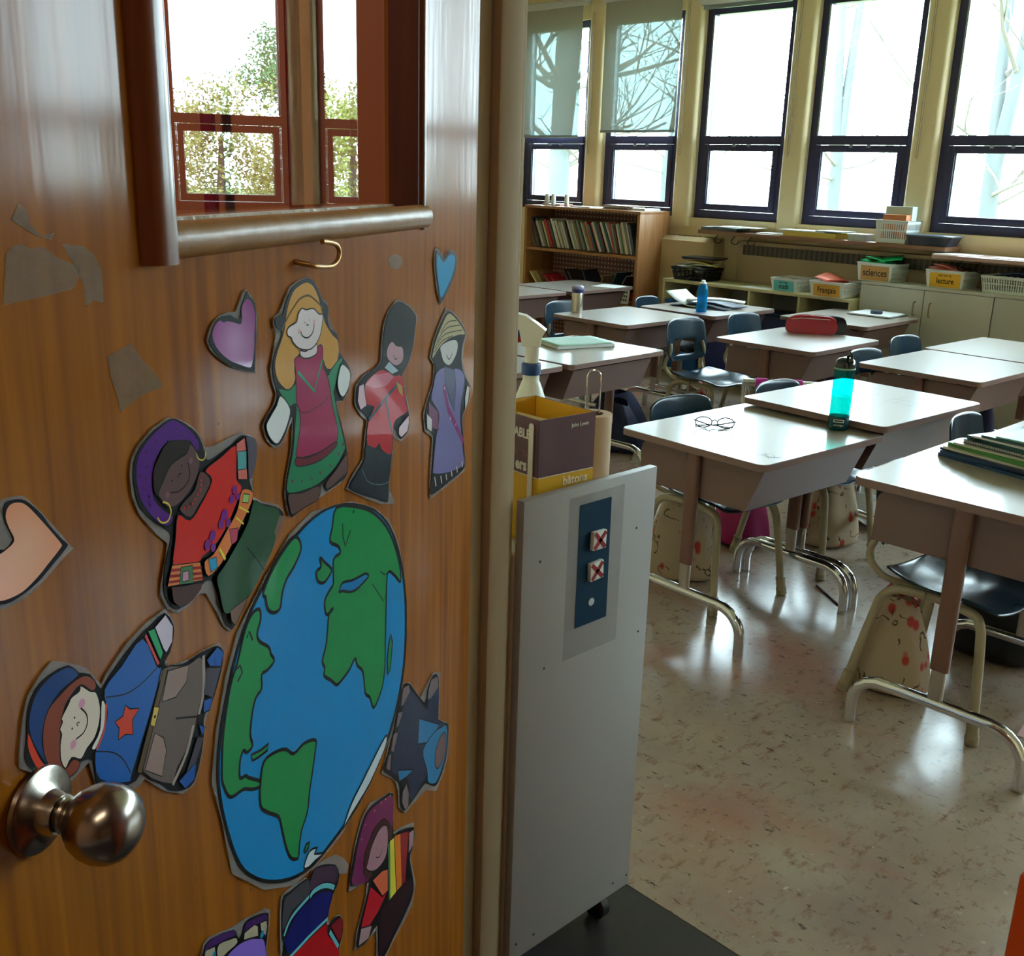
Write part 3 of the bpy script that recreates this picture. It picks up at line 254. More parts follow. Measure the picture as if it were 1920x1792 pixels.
M_CREAMTUBE = mat('cream_enamel_tube', (156, 144, 120), .3, var=.06, scale=30)
M_FERR = mat('cream_ferrule', (146, 134, 108), .35, var=.05)
M_SHELL = mat('slate_blue_plastic', (30, 50, 64), .22, var=.05, scale=60, bump=.02)
M_WHITE = mat('white_laminate', (206, 208, 208), .4, var=.02, scale=6)
M_WHITEP = mat('white_plastic', (225, 230, 230), .35, var=.02)
M_PAPER = mat('white_paper', (232, 236, 238), .7, var=.02)
M_BLACK = mat('black_plastic', (22, 24, 32), .35, var=.05)
M_DARK = mat('dark_void_plastic', (14, 14, 18), .5, var=.05)
M_FILM = mat('lamination_film', (150, 146, 140), .2, var=.05, scale=40, bump=.10, alpha=.5, spec=.35)
M_INK = mat('black_print', (6, 8, 12), .4, var=.05, spec=.12)
M_INKM = mat('black_marker', (16, 18, 24), .6, var=.05)
M_CABINET = mat('grey_white_cabinet', (190, 188, 180), .45, var=.03, scale=5)
M_LOWSH = mat('pale_yellow_shelf', (204, 196, 156), .45, var=.04, scale=6)
M_MAT = mat('dark_grey_entry_floor', (58, 56, 60), .3, var=.12, scale=60)
def glass(name, tint=(1, 1, 1), refl=1.5, rough=0.0):
    if name in MATS: return MATS[name]
    m = bpy.data.materials.new(name); m.use_nodes = True; N = m.node_tree.nodes; L = m.node_tree.links
    N.remove(N['Principled BSDF']); out = N['Material Output']
    t = N.new('ShaderNodeBsdfTransparent'); t.inputs[0].default_value = (*tint, 1)
    g = N.new('ShaderNodeBsdfGlossy'); g.inputs['Roughness'].default_value = rough; g.inputs[0].default_value = (1, 1, 1, 1)
    f = N.new('ShaderNodeFresnel'); ge = N.new('ShaderNodeNewGeometry'); mi_ = N.new('ShaderNodeMapRange'); mi_.inputs[3].default_value = refl; mi_.inputs[4].default_value = 1 / refl; L.new(ge.outputs['Backfacing'], mi_.inputs[0]); L.new(mi_.outputs[0], f.inputs[0])
    mx = N.new('ShaderNodeMixShader'); L.new(f.outputs[0], mx.inputs[0]); L.new(t.outputs[0], mx.inputs[1]); L.new(g.outputs[0], mx.inputs[2])
    L.new(mx.outputs[0], out.inputs[0]); MATS[name] = m; return m
# floor: speckled linoleum
def floor_mat():
    m = mat('speckled_linoleum', (190, 172, 150), .17, var=0); N, L, b = nodes(m); tc = N['Texture Coordinate']
    def noise(sc, st, det=6, rough=.6, off=0):
        mp = N.new('ShaderNodeMapping'); mp.inputs['Scale'].default_value = st; mp.inputs['Location'].default_value = (off, off, off)
        n = N.new('ShaderNodeTexNoise'); n.inputs['Scale'].default_value = sc; n.inputs['Detail'].default_value = det; n.inputs['Roughness'].default_value = rough
        L.new(tc.outputs['Object'], mp.inputs[0]); L.new(mp.outputs[0], n.inputs['Vector']); return n.outputs[0]
    def ramp(v, p0, p1, inv=False):
        r = N.new('ShaderNodeMapRange'); r.inputs[1].default_value = p0; r.inputs[2].default_value = p1; L.new(v, r.inputs[0]); return r.outputs[0]
    def mix(fac, a, c):
        x = N.new('ShaderNodeMix'); x.data_type = 'RGBA'; L.new(fac, x.inputs[0])
        if isinstance(a, tuple): x.inputs[6].default_value = a
        else: L.new(a, x.inputs[6])
        x.inputs[7].default_value = c; return x.outputs[2]
    c = mix(ramp(noise(2.2, (1, 1, 1)), .35, .65), lin((176, 160, 142)), lin((150, 134, 126)))
    c = mix(ramp(noise(1.3, (1, 1.4, 1), off=5), .52, .72), c, lin((168, 118, 98)))
    c = mix(ramp(noise(34, (1, .45, 1), 5, .7, 3), .54, .70), c, lin((132, 98, 82)))
    c = mix(ramp(noise(52, (.5, 1, 1), 4, .7, 9), .60, .68), c, lin((84, 74, 70)))
    c = mix(ramp(noise(48, (1, .6, 1), 3, .7, 14), .66, .72), c, lin((190, 178, 156)))
    L.new(c, b.inputs['Base Color'])
    n = noise(6, (1, 1, 1), 3, .5, 2); r = N.new('ShaderNodeMapRange'); r.inputs[3].default_value = .13; r.inputs[4].default_value = .27; L.new(n, r.inputs[0]); L.new(r.outputs[0], b.inputs['Roughness'])
    bp = N.new('ShaderNodeBump'); bp.inputs['Strength'].default_value = .05; bp.inputs['Distance'].default_value = .01; L.new(n, bp.inputs['Height']); L.new(bp.outputs[0], b.inputs['Normal'])
    b.inputs['Specular IOR Level'].default_value = .8
    return m
M_FLOOR = floor_mat()
def stripes(name):
    m = mat(name, (110, 104, 94), .6, var=0); N, L, b = nodes(m); w_ = N.new('ShaderNodeTexWave'); w_.bands_direction = 'X'; w_.inputs['Scale'].default_value = 8.5
    r = N.new('ShaderNodeValToRGB'); r.color_ramp.elements[0].position = .45; r.color_ramp.elements[1].position = .55; r.color_ramp.elements[0].color = lin((52, 48, 44)); r.color_ramp.elements[1].color = lin((84, 76, 66))
    L.new(N['Texture Coordinate'].outputs['Object'], w_.inputs[0]); L.new(w_.outputs[1], r.inputs[0]); L.new(r.outputs[0], b.inputs['Base Color']); return m
# ---------------- setting ----------------
X0, X1, YW, ZC = -7.2, 3.2, 6.35, 2.9
YI, YO = 1.012, 0.93          # inner and corridor face of the wall with the doorway
XJ, XR, ZD = -1.045, -0.085, 2.16
struct(B().box((X0, 1.415, -.08), (X1, YW + .1, 0)).build('floor', M_FLOOR))
struct(B().box((X0, -1.9, -.08), (X1, 1.414, -.001)).build('floor_corridor', M_MAT))
struct(B().box((X0, YI, ZC), (X1, YW + .12, ZC + .1)).build('ceiling', M_CEIL))
struct(B().box((X0 - .1, YI, -.08), (X0, YW + .12, ZC + .1)).build('wall_left', M_CREAM))
struct(B().box((X1, YI, -.08), (X1 + .1, YW + .12, ZC + .1)).build('wall_right', M_CREAM))
# doorway wall: classroom side cream, corridor side red-brown
g = B()
for (a, b_, z0, z1) in ((X0, XJ - .03, 0, ZC), (XR + .03, X1, 0, ZC), (XJ - .03, XR + .03, ZD + .03, ZC)):
    g.mi = 0; g.box((a, (YI + YO) / 2, z0), (b_, YI - .004, z1)); g.mi = 1; g.box((a, YO + .004, z0), (b_, (YI + YO) / 2, z1))
struct(g.build('wall_front', [M_CREAM, M_CORR]))
g = B()
for s, x in ((1, XJ), (-1, XR)):
    a, b_ = sorted((x - s * .05, x)); g.box((a, YO - .012, 0), (b_, YO + .04, ZD), .003)
    a, b_ = sorted((x - s * .05, x + s * .014)); g.box((a, YO + .0415, 0), (b_, YI + .002, ZD), .004)
    a, b_ = sorted((x - s * .06, x + s * .006)); g.box((a, YI + .0025, 0), (b_, YI + .014, ZD), .003)
g.box((XJ - .05, YO - .012, ZD), (XR + .05, YI + .01, ZD + .05), .003)
struct(g.build('trim_1', M_JAMB))
# corridor shell
struct(B().box((X0, -2.0, 0), (X1, -1.9, 2.75)).build('wall_corridor', M_CORR2))
struct(B().box((X0 - .1, -2.0, 0), (X0, YI, 2.75)).build('wall_corridor_end', M_CORR))
struct(B().box((X1, -2.0, 0), (X1 + .1, YI, 2.75)).build('wall_corridor_far', M_CORR2))
struct(B().box((X0, -1.9, 2.7), (X1, YO, 2.75)).build('ceiling_corridor', M_CEIL))
lf = thing('ceiling_lamp', 'fluorescent ceiling lamp in the corridor in front of the doorway', 'lamp', (.6, -.55, 2.7))
B().box((-.17, -.62, -.03), (.17, .62, 0), .005).build('lamp_body', M_WHITE, lf)
dup(lf, (-1.9, -.55, 2.7), 0, 'added ceiling lamp behind the open door, brightening the wall seen through its glass')  # invented fitting to go with the second, added corridor light
# ---------------- window wall ----------------
PIT, WW, WX0, ZB, ZT, ZTOP = .883, .712, -4.694 - 2 * .883, 1.06, 1.60, 2.46
g = B()
g.box((X0, YW, -.08), (X1, YW + .12, ZB - .0))
g.box((X0, YW, ZTOP), (X1, YW + .12, ZC))
xs = [WX0 + PIT * i for i in range(11)]
prev = X0
for x in xs:
    if x > prev: g.box((prev, YW, ZB), (min(x, X1), YW + .12, ZTOP))
    prev = x + WW
if prev < X1: g.box((prev, YW, ZB), (X1, YW + .12, ZTOP))
struct(g.build('wall_back', M_CREAM))
# rounded pillars between the windows
g = B()
for x in [xs[0] - PIT] + xs:
    a, b_ = x + WW + .004, x + PIT - .004
    if b_ > X1: break
    g.prism(arc(a + .035, YW - .0, .035, 180, 270, 4) + arc(b_ - .035, YW - .0, .035, 270, 360, 4), ZTOP + .10 - .996, 'z', .996)
struct(g.build('trim_2', M_CREAM))
struct(B().box((X0, YW - .014, ZB - .06), (X1, YW - .001, ZB - .002)).build('trim_3', M_CREAM))
M_WGL = glass('window_glass', (.97, .99, 1), 1.25)
def window(x, k):
    r = bpy.data.objects.new('window_%d' % k, None); COL.objects.link(r); r.location = (x, YW, 0); struct(r)
    g = B(); y0, y1 = .03, .09; f = .05
    g.box((0, y0, ZB), (f, y1, ZTOP)); g.box((WW - f, y0, ZB), (WW, y1, ZTOP)); g.box((f, y0, ZB), (WW - f, y1, ZB + .055)); g.box((f, y0, ZTOP - .05), (WW - f, y1, ZTOP))
    g.box((f, y0 - .01, ZT - .035), (WW - f, y1, ZT + .02))
    g.build('window_frame', M_NAVY, r)
    g = B(); a, b_, z0, z1, s = f + .004, WW - f - .004, ZB + .058, ZT - .038, .042; y2, y3 = .02, .07
    g.box((a, y2, z0), (a + s, y3, z1), .003); g.box((b_ - s, y2, z0), (b_, y3, z1), .003); g.box((a + s, y2, z0), (b_ - s, y3, z0 + s), .003); g.box((a + s, y2, z1 - s), (b_ - s, y3, z1), .003)
    sa = g.build('sash', M_NAVY, r)
    B().box((a + s, .045, z0 + s), (b_ - s, .049, z1 - s)).build('pane', M_WGL, sa)
    B().box((f, .055, ZT + .02), (WW - f, .059, ZTOP - .05)).build('pane', M_WGL, r)
    g = B(); g.box((f + .002, .02, ZT + .025), (f + .014, .05, ZTOP - .055)); g.box((a + s + .001, .03, z0 + s), (a + s + .008, .044, z1 - s)); g.build('track', M_TRACK, r)
    g = B(); g.box((.3, .0, ZT - .052), (.32, .0195, ZT - .036), .003); g.box((.42, .0, ZT - .052), (.44, .0195, ZT - .036), .003); g.build('latch', M_TRACK, r)
for k, x in enumerate(xs):
    if x + WW < X1: window(x, k + 1)
# roller blinds on the two left windows; see-through screen cloth
m = bpy.data.materials.new('screen_cloth'); m.use_nodes = True; N = m.node_tree.nodes; L = m.node_tree.links; N.remove(N['Principled BSDF'])
t = N.new('ShaderNodeBsdfTransparent'); t.inputs[0].default_value = (.17, .205, .205, 1)
tl = N.new('ShaderNodeBsdfTranslucent'); tl.inputs[0].default_value = (.03, .03, .03, 1)
df = N.new('ShaderNodeBsdfDiffuse'); df.inputs[0].default_value = (.38, .36, .32, 1)
wv = N.new('ShaderNodeTexWave'); wv.inputs['Scale'].default_value = 120; wv.bands_direction = 'Z'
s1 = N.new('ShaderNodeAddShader'); L.new(t.outputs[0], s1.inputs[0]); L.new(tl.outputs[0], s1.inputs[1])
s2 = N.new('ShaderNodeAddShader'); L.new(s1.outputs[0], s2.inputs[0]); L.new(df.outputs[0], s2.inputs[1]); L.new(s2.outputs[0], N['Material Output'].inputs[0])
M_SCREEN = m
for i, (zb, lab) in enumerate(((1.625, 'pulled-down see-through blind on the window nearest the door frame'), (1.66, 'pulled-down see-through blind on the window left of the uncovered ones'))):
    x = xs[i]; r = thing('roller_blind', lab, 'blind', (x, YW - .045, 0), 0, 'pulled-down roller blinds')
    xb = WW - (.05 if i == 0 else .0)
    B().box((.01, -.002, zb), (xb, .0, 2.56)).build('blind_cloth', M_SCREEN, r)
    B().box((.01, -.008, zb - .018), (xb, .006, zb), .003).build('bottom_bar', M_TRACK, r)
    B().tube([(.0, 0, 2.58), (WW, 0, 2.58)], .028).build('roller_tube', M_WHITE, r)
r0 = None
for i in range(2, len(xs)):
    x = xs[i]
    if x + WW > X1: continue
    lab = 'rolled-up blind above the %s uncovered window from the left' % ['first', 'second', 'third', 'fourth', 'fifth', 'sixth', 'seventh', 'eighth', 'ninth'][i - 2]
    if r0 is None:
        r0 = thing('roller_blind', lab, 'blind', (x, YW - .045, 0), 0, 'rolled-up roller blinds')
        B().tube([(.0, 0, 2.50), (WW, 0, 2.50)], .04, 14).build('roller_tube', M_WHITE, r0)
        B().box((.01, -.004, 2.435), (WW - .01, .004, 2.47), .003).build('bottom_bar', M_TRACK, r0)
    else: dup(r0, (x, YW - .045, 0), 0, lab)
# bead cords hanging at the pillars
for i, x in enumerate(xs[:5]):
    c = B(); px = x + WW + .06
    c.tube([(px, YW - .05, 2.5), (px, YW - .05, 1.50), (px + .006, YW - .05, 1.485), (px + .012, YW - .05, 1.50), (px + .012, YW - .05, 2.5)], .0016, 6)
    lab = ['first', 'second', 'third', 'fourth', 'fifth'][i]
    tag(c.build('blind_cord', M_FERR), 'thin bead cord hanging on the %s pillar from the left' % lab, 'cord', 'blind cords on the pillars')
# sill boards, lower wall convector
sb = B().box((-4.46, 6.12, .965), (-2.70, YW - .016, .992), .006).build('windowsill', M_SILLWOOD)
sb.name = 'windowsill'; tag(sb, 'brown wooden shelf board under the middle windows', 'shelf')
sb2 = B().box((-2.73, 6.02, .93), (1.2, YW - .016, .955), .006).build('windowsill', mat('pink_board', (186, 150, 140), .3)); tag(sb2, 'pinkish lower shelf board under the right-hand windows', 'shelf')
def hook(x, y, z, parent):
    B().tube([(x, y, z)] + [(x + .03 * sin(radians(a)) + .0, y, z - .035 - .022 * cos(radians(a)) + .0) for a in range(-90, 100, 30)], .003, 6).build('hook', M_DARK, parent)
for hx in (-4.30, -4.16, -4.03): hook(hx, 6.14, .965, sb)
for hx in (-2.55, -2.45, -2.2): hook(hx, 6.04, .93, sb2)
# convector casing along the window wall
cv = thing('wall_convector', 'long cream convector casing with dark grille under the shelf board', 'radiator', (0, 0, 0))
B().box((-4.20, 6.24, .0), (X1 - .05, YW - .016, .93), .004).build('casing', M_LOWWALL, cv)
g = B(); g.box((-4.15, 6.232, .84), (1.5, 6.2395, .905)); g.build('grille', stripes('grille_grey'), cv)
rd = thing('radiator', 'cream box radiator with slotted top beside the bookcase', 'radiator', (0, 0, 0))
B().prism([(6.215, .04), (YW - .017, .04), (YW - .017, .93), (6.26, .93), (6.215, .90)], .48, 'x', -4.86, None).build('casing', mat('radiator_cream', (196, 172, 132), .4), rd)
g = B()
for i in range(9): g.box((-4.83 + i * .047, 6.265, .9305), (-4.83 + i * .047 + .022, 6.325, .9325))
g.build('slots', mat('slot_dark', (96, 92, 74), .6), rd)
# ---------------- the open door ----------------
HG = Vector((-1.008, .915, 0)); RZD = radians(-59.6)
MD = Matrix.Translation(HG) @ Matrix.Rotation(RZD, 4, 'Z')
door = bpy.data.objects.new('door_1', None); COL.objects.link(door); door.location = HG; door.rotation_euler = (0, 0, RZD); struct(door)
DW_, OX0, OX1, OZ0, OZ1 = .935, .207, .690, 1.302, 1.99
g = B()
g.box((0.003, -.04, .012), (OX0, 0, 2.13)); g.box((OX1, -.04, .012), (DW_, 0, 2.13)); g.box((OX0, -.04, .012), (OX1, 0, OZ0)); g.box((OX0, -.04, OZ1), (OX1, 0, 2.13))
g.build('door_leaf', M_DOOR, door)
g = B(); h = lambda c0, c1, flip=1: None
def half(c, r, a0, a1): return [(c[0] + r * cos(radians(t)), c[1] + .82 * r * sin(radians(t))) for t in range(a0, a1 + 1, 20)]
r = .0125
g = B(); g.prism([(y, z) for z, y in half((OZ0 - .003, .0004), r, 0, 180)], OX1 - OX0 + .026 + .0, 'x', OX0 - .013, smooth=True); bm_ = g.build('moulding', mat('worn_moulding', (140, 96, 44), .42, coat=.06, var=.3, scale=18, bump=.3), door, sharp=50)
bm_['label'] = 'worn glossy bottom moulding'
for x, rr_ in ((OX0 - .006, .005), (OX1 + .006, .0165)):
    g = B(); g.prism([(a, b_) for a, b_ in half((x, .0004), rr_, 0, 180)], OZ1 - OZ0 + .03, 'z', OZ0 - .017, smooth=True); g.build('moulding', M_MOULD, door, sharp=50)
g = B(); g.prism([(y, z) for z, y in half((OZ1 + .003, .0004), r, 0, 180)], OX1 - OX0 + .026, 'x', OX0 - .013, smooth=True); g.build('moulding', M_MOULD, door, sharp=50)
g = B(); t = .004
g.box((OX0, -.034, OZ0), (OX0 + t, -.0005, OZ1)); g.box((OX1 - t, -.034, OZ0), (OX1, -.0005, OZ1)); g.box((OX0 + t, -.034, OZ0), (OX1 - t, -.0005, OZ0 + t)); g.box((OX0 + t, -.034, OZ1 - t), (OX1 - t, -.0005, OZ1))
g.box((OX1 - .008, -.034, OZ0 + t), (OX1 - t, -.028, OZ1 - t))
g.build('glazing_stop', M_STOP, door)
g = B(); g.tube([(OX0 + .01, -.028, OZ0 + .006), (OX1 - .006, -.028, OZ0 + .006)], .004, 6); g.build('putty_bead', mat('putty', (188, 178, 160), .4, bump=.4, scale=120), door)
B().box((OX0 + t, -.039, OZ0 + t), (OX1 - t, -.0345, OZ1 - t)).build('glass_pane', glass('door_glass', (.96, .97, .97), 1.62), door)
# knob
kb = thing('x', '', 'x'); bpy.data.objects.remove(kb)
KX, KZ = .853, .979; MK = Matrix.Translation((KX, 0, KZ)) @ Matrix.Rotation(radians(-90), 4, 'X')
rose = B().lathe([(0, .0005), (.0260, .0005), (.0268, .002), (.0262, .0045), (.0235, .0062), (.0180, .0075), (.0138, .0100), (.0128, .0150), (.0118, .018), (0, .018)], seg=48, M=MK).build('knob_rose', M_BRUSH, door)
kn = B().lathe([(.0108, .0185), (.0108, .020), (.0118, .0215), (.0108, .023), (.012, .026), (.0165, .0292), (.0208, .0340), (.0240, .0405), (.0250, .0470), (.0240, .0540), (.0208, .0600), (.0157, .0640), (.009, .0664), (.0045, .067), (0, .067)], seg=48, M=MK, sx=.95, sy=.95).build('door_knob', M_BRUSH, door)
# brass cup hook
hk = B(); P = [(.4635, .0, 1.2775), (.4635, .012, 1.2775)] + [(.4635 - .0 - .03 - .024 * cos(radians(a)) + .0, .020, 1.2745 - .016 * sin(radians(a)) + .012) for a in range(20, 250, 22)]
P = [(.5009, .0, 1.2724)] + [(x, .016, z) for x, z in arc(.433, 1.281, .017, 205, 440, 12)][0:0] + [(x, .014, z) for x, z in [(.4961, 1.2695), (.4791, 1.2673), (.4582, 1.267), (.447, 1.2715), (.4445, 1.2782), (.4509, 1.2841), (.4657, 1.2870), (.478, 1.2882)]]
hk.tube(catmull(P, 4, False), .0022, 10); hk.build('cup_hook', mat('worn_brass', (176, 130, 74), .35, metal=.7, var=.2, scale=60), door)
hn = B(); hn.box((-.002, -.046, 1.78), (.012, -.0405, 1.9)); hn.build('hinge', M_BRUSH, door)
hn = B(); hn.box((-.002, -.046, .25), (.012, -.0405, .37)); hn.build('hinge', M_BRUSH, door)
# tape residue
m = mat('tape_residue', (138, 112, 78), .5, var=.18, scale=70, alpha=.34, spec=.2)
for s in STAINS:
    p = [(s[i] / 1e4, s[i + 1] / 1e4) for i in range(0, len(s), 2)]
    B().prism(p, .0002, 'y', .0001).build('tape_residue', m, door)
# nail holes and scratches
g = B()
for k in range(42):
    x, z = RND.uniform(.03, .9), RND.uniform(.7, 1.6)
    if OX0 - .05 < x < OX1 + .05 and z > OZ0 - .05: continue
    g.lathe([(0, 0), (RND.uniform(.0007, .0014), 0), (0, .0003)], seg=6, M=Matrix.Translation((x, .0001, z)) @ Matrix.Rotation(radians(-90), 4, 'X'))
g.build('nail_holes', mat('nail_hole', (60, 34, 16), .7), door)
# ---------------- laminated cutouts ----------------
def grad(name, c0, c1, ctr, rad):
    m = mat(name, c0, .24, var=0, coat=.6); N, L, b = nodes(m); tc = N['Texture Coordinate']
    mp = N.new('ShaderNodeMapping'); mp.vector_type = 'TEXTURE'; mp.inputs['Location'].default_value = ctr; mp.inputs['Scale'].default_value = (rad,) * 3
    gr = N.new('ShaderNodeTexGradient'); gr.gradient_type = 'SPHERICAL'
    mx = N.new('ShaderNodeMix'); mx.data_type = 'RGBA'; mx.inputs[6].default_value = lin(c1); mx.inputs[7].default_value = lin(c0)
    L.new(tc.outputs['Object'], mp.inputs[0]); L.new(mp.outputs[0], gr.inputs[0]); L.new(gr.outputs[0], mx.inputs[0]); L.new(mx.outputs[2], b.inputs['Base Color']); return m
GR = {'heartp': grad('printed_purple', (190, 140, 185), (135, 40, 125), (.0, 0, -.005), .035), 'hearto': grad('printed_orange', (224, 165, 128), (226, 112, 48), (.0, 0, 0.0), .055)}
def pmat(c):
    if isinstance(c, str): return GR[c]
    return cmat(tuple(int(v * .96) if v > 60 else int(v * .7) for v in c), .32, coat=.10, var=.04, scale=30, bump=.03, spec=.12)
def ribbon(bm, pts, w, y, closed, mi):
    n = len(pts); A = []
    for i, (x, z) in enumerate(pts):
        if closed: a, b_ = pts[i - 1], pts[(i + 1) % n]
        else: a, b_ = pts[max(0, i - 1)], pts[min(n - 1, i + 1)]
        dx, dz = b_[0] - a[0], b_[1] - a[1]; l = math.hypot(dx, dz) or 1
        nx, nz = -dz / l * w / 2, dx / l * w / 2
        A.append((bm.verts.new((x + nx, y, z + nz)), bm.verts.new((x - nx, y, z - nz))))
    for i in range(n if closed else n - 1):
        a, b_ = A[i], A[(i + 1) % n]
        f = bm.faces.new((a[0], b_[0], b_[1], a[1])); f.material_index = mi
def poly(bm, pts, y, mi):
    vs = [bm.verts.new((x, y, z)) for x, z in pts]
    for t in tessellate_polygon([[Vector((x, z, 0)) for x, z in pts]]):
        try: f = bm.faces.new([vs[i] for i in t]); f.material_index = mi
        except ValueError: pass
CAT = {'paper_heart': 'paper heart', 'paper_figure': 'paper figure', 'paper_globe': 'paper globe'}
def pr(q, cx, cz): return [(q[i] / 1e4 - cx, q[i + 1] / 1e4 - cz) for i in range(0, len(q), 2)]
for name, label, film, base, parts in FIGS:
    fx = film[0::2]; fz = film[1::2]; cx = (min(fx) + max(fx)) / 2e4; cz = (min(fz) + max(fz)) / 2e4
    g = B(); g.prism(pr(film, cx, cz), .0007, 'y', .0012)
    fo = g.build(name, M_FILM); fo.location = MD @ Vector((cx, 0, cz)); fo.rotation_euler = (0, 0, RZD)
    tag(fo, label.replace(", at the picture's bottom", ' with blue flowers, low on the door'), CAT[name], 'laminated cutouts on the door')
    def flat(y_list_builder, nm, mats_):
        pass
    g = B(); g.prism(pr(base, cx, cz) if len(base) < 16 else catmull(pr(base, cx, cz), 2), .0004, 'y', .0020)
    g.build('outline', M_INK, fo)
    lay = [.00243]
    for pn, shapes in parts:
        bm = bmesh.new(); ms = []
        def mi(mm):
            if mm not in ms: ms.append(mm)
            return ms.index(mm)
        for c, k, q, wd in shapes:
            lay[0] += .00003; y = lay[0]; p = pr(q, cx, cz)
            if k == 'D':
                rr = wd / 1e4; nn = 8 if rr < .004 else 18
                poly(bm, [(p[0][0] + rr * cos(2 * pi * a / nn), p[0][1] + rr * sin(2 * pi * a / nn)) for a in range(nn)], y, mi(pmat(c)))
                continue
            if k in 'OPS' and len(p) >= 7: p = catmull(p, 3)
            if k in 'OPSQ': poly(bm, p, y, mi(pmat(c)))
            if k == 'C': p = catmull(p, 4, False)
            if k in 'CL': ribbon(bm, p, wd * (1.8 if wd < 14 else 1.0) / 1e4, y, False, mi(pmat(c)))
            if k in 'OQ': ribbon(bm, p, (wd or 4.5) * 2.1 / 1e4, y + .000015, True, mi(M_INK))
        bmesh.ops.recalc_face_normals(bm, faces=bm.faces[:])
        for f in bm.faces:
            if f.normal.y < 0: f.normal_flip()
        me = bpy.data.meshes.new(pn); bm.to_mesh(me); bm.free()
        for q_ in ms: me.materials.append(q_)
        o = bpy.data.objects.new(pn, me); COL.objects.link(o); o.parent = fo
# orange post at the right of the doorway, corridor side
op = B().box((-.1385, .50, 0), (-.05, .58, 1.02), .004).build('orange_panel', mat('orange_gloss_paint', (206, 84, 22), .35)); tag(op, 'orange painted panel at the right edge of the doorway', 'panel')
# ---------------- things seen through the door glass ----------------
for i, (x, wd) in enumerate(((-1.40, .022), (-1.66, .03), (-1.98, .09))):
    g = B(); W_ = wd
    g.grid(lambda a, b_: Vector((x + W_ * (a - .5), YO - .03 + .008 * sin(a * 14), .5 + 1.9 * b_)), 12, 3)
    o = solidify(g.build('crimson_banner', mat('crimson_cloth', (150, 18, 48), .7)), .003)
    tag(o, ['narrow crimson cloth strip behind the door glass, nearest the hinge', 'middle crimson cloth strip behind the door glass', 'widest crimson cloth strip behind the door glass'][i], 'banner', 'crimson strips behind the door glass')
g = B(); g.grid(lambda a, b_: Vector((-2.22 + .26 * (a - .5), YO - .06 + .02 * sin(a * 9), .5 + 1.9 * b_)), 14, 4)
tag(solidify(g.build('black_curtain', mat('black_cloth', (16, 20, 22), .8)), .004), 'black hanging cloth at the left edge of the door glass', 'curtain')
# ---------------- cart by the jamb ----------------
CX = -1.021
ct = thing('rolling_cart', 'white laminate rolling cart with dark magnet strip beside the door frame', 'cart', (CX - .20, 1.185, 0))
def rel(*p): return (p[0] - (CX - .20), p[1] - 1.185, p[2])
def cb(name, lo, hi, m, bev=.0, par=None): return B().box(rel(*lo), rel(*hi), bev).build(name, m, par or ct)
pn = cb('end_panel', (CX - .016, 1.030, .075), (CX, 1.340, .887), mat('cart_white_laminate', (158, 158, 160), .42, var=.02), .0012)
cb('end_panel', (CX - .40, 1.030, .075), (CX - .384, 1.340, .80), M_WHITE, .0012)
cb('side_post', (CX - .034, 1.0285, .075), (CX - .0165, 1.050, .80), mat('raw_wood_edge', (196, 178, 146), .5, var=.1, scale=20), .003)
cb('shelf', (CX - .383, 1.051, .11), (CX - .017, 1.339, .13), M_WHITE)
cb('shelf', (CX - .383, 1.051, .77), (CX - .017, 1.339, .785), M_WHITE)
cb('side_panel', (CX - .383, 1.324, .131), (CX - .017, 1.3395, .769), M_WHITE)
for (y, z) in ((1.318, .596), (1.086, .602), (1.338 - .006, .097), (1.294, .098), (1.087, .102), (1.045, .106), (1.295, .789), (1.068, .785)):
    B().lathe([(0, 0), (.0022, 0), (.0018, .0006), (0, .0006)], seg=10, M=Matrix.Translation(rel(CX + .0001, y, z)) @ Matrix.Rotation(radians(90), 4, 'Y')).build('screw', M_DARK, ct)
for z in (.788, .422, .134):
    B().lathe([(0, 0), (.0035, 0), (.003, .0008), (0, .0008)], seg=10, M=Matrix.Translation(rel(CX - .026, 1.0284, z)) @ Matrix.Rotation(radians(90), 4, 'X')).build('screw', M_DARK, ct)
for (y, x) in ((1.30, CX - .04), (1.07, CX - .04), (1.30, CX - .36), (1.07, CX - .36)):
    g = B(); g.lathe([(0, -.012), (.020, -.012), (.025, -.008), (.025, .008), (.020, .012), (0, .012)], seg=20, M=Matrix.Translation(rel(x, y, .025)) @ Matrix.Rotation(radians(90), 4, 'X'))
    c = g.build('caster', M_BLACK, ct); g = B(); g.box(rel(x - .012, y - .018, .03), rel(x + .012, y + .018, .0745), .003); g.build('fork', M_DARK, c)
sp = Matrix.Translation(rel(CX, 0, 0))
st = B().prism([(1.153 - 1.185, .650), (1.229 - 1.185, .650), (1.226 - 1.185, .857), (1.152 - 1.185, .857)], .0008, 'x', .1999 + .0003).build('magnet_strip', mat('petrol_blue_strip', (10, 50, 78), .6, var=.06, scale=200, stretch=(1, .05, 1), spec=.2), ct)
st['label'] = 'dark petrol-blue vertical strip'
B().prism([(1.128 - 1.185, .60), (1.258 - 1.185, .60), (1.258 - 1.185, .872), (1.128 - 1.185, .872)], .0002, 'x', .2).build('clear_sleeve', mat('clear_sleeve', (190, 192, 194), .2, alpha=.12, spec=.3), ct)
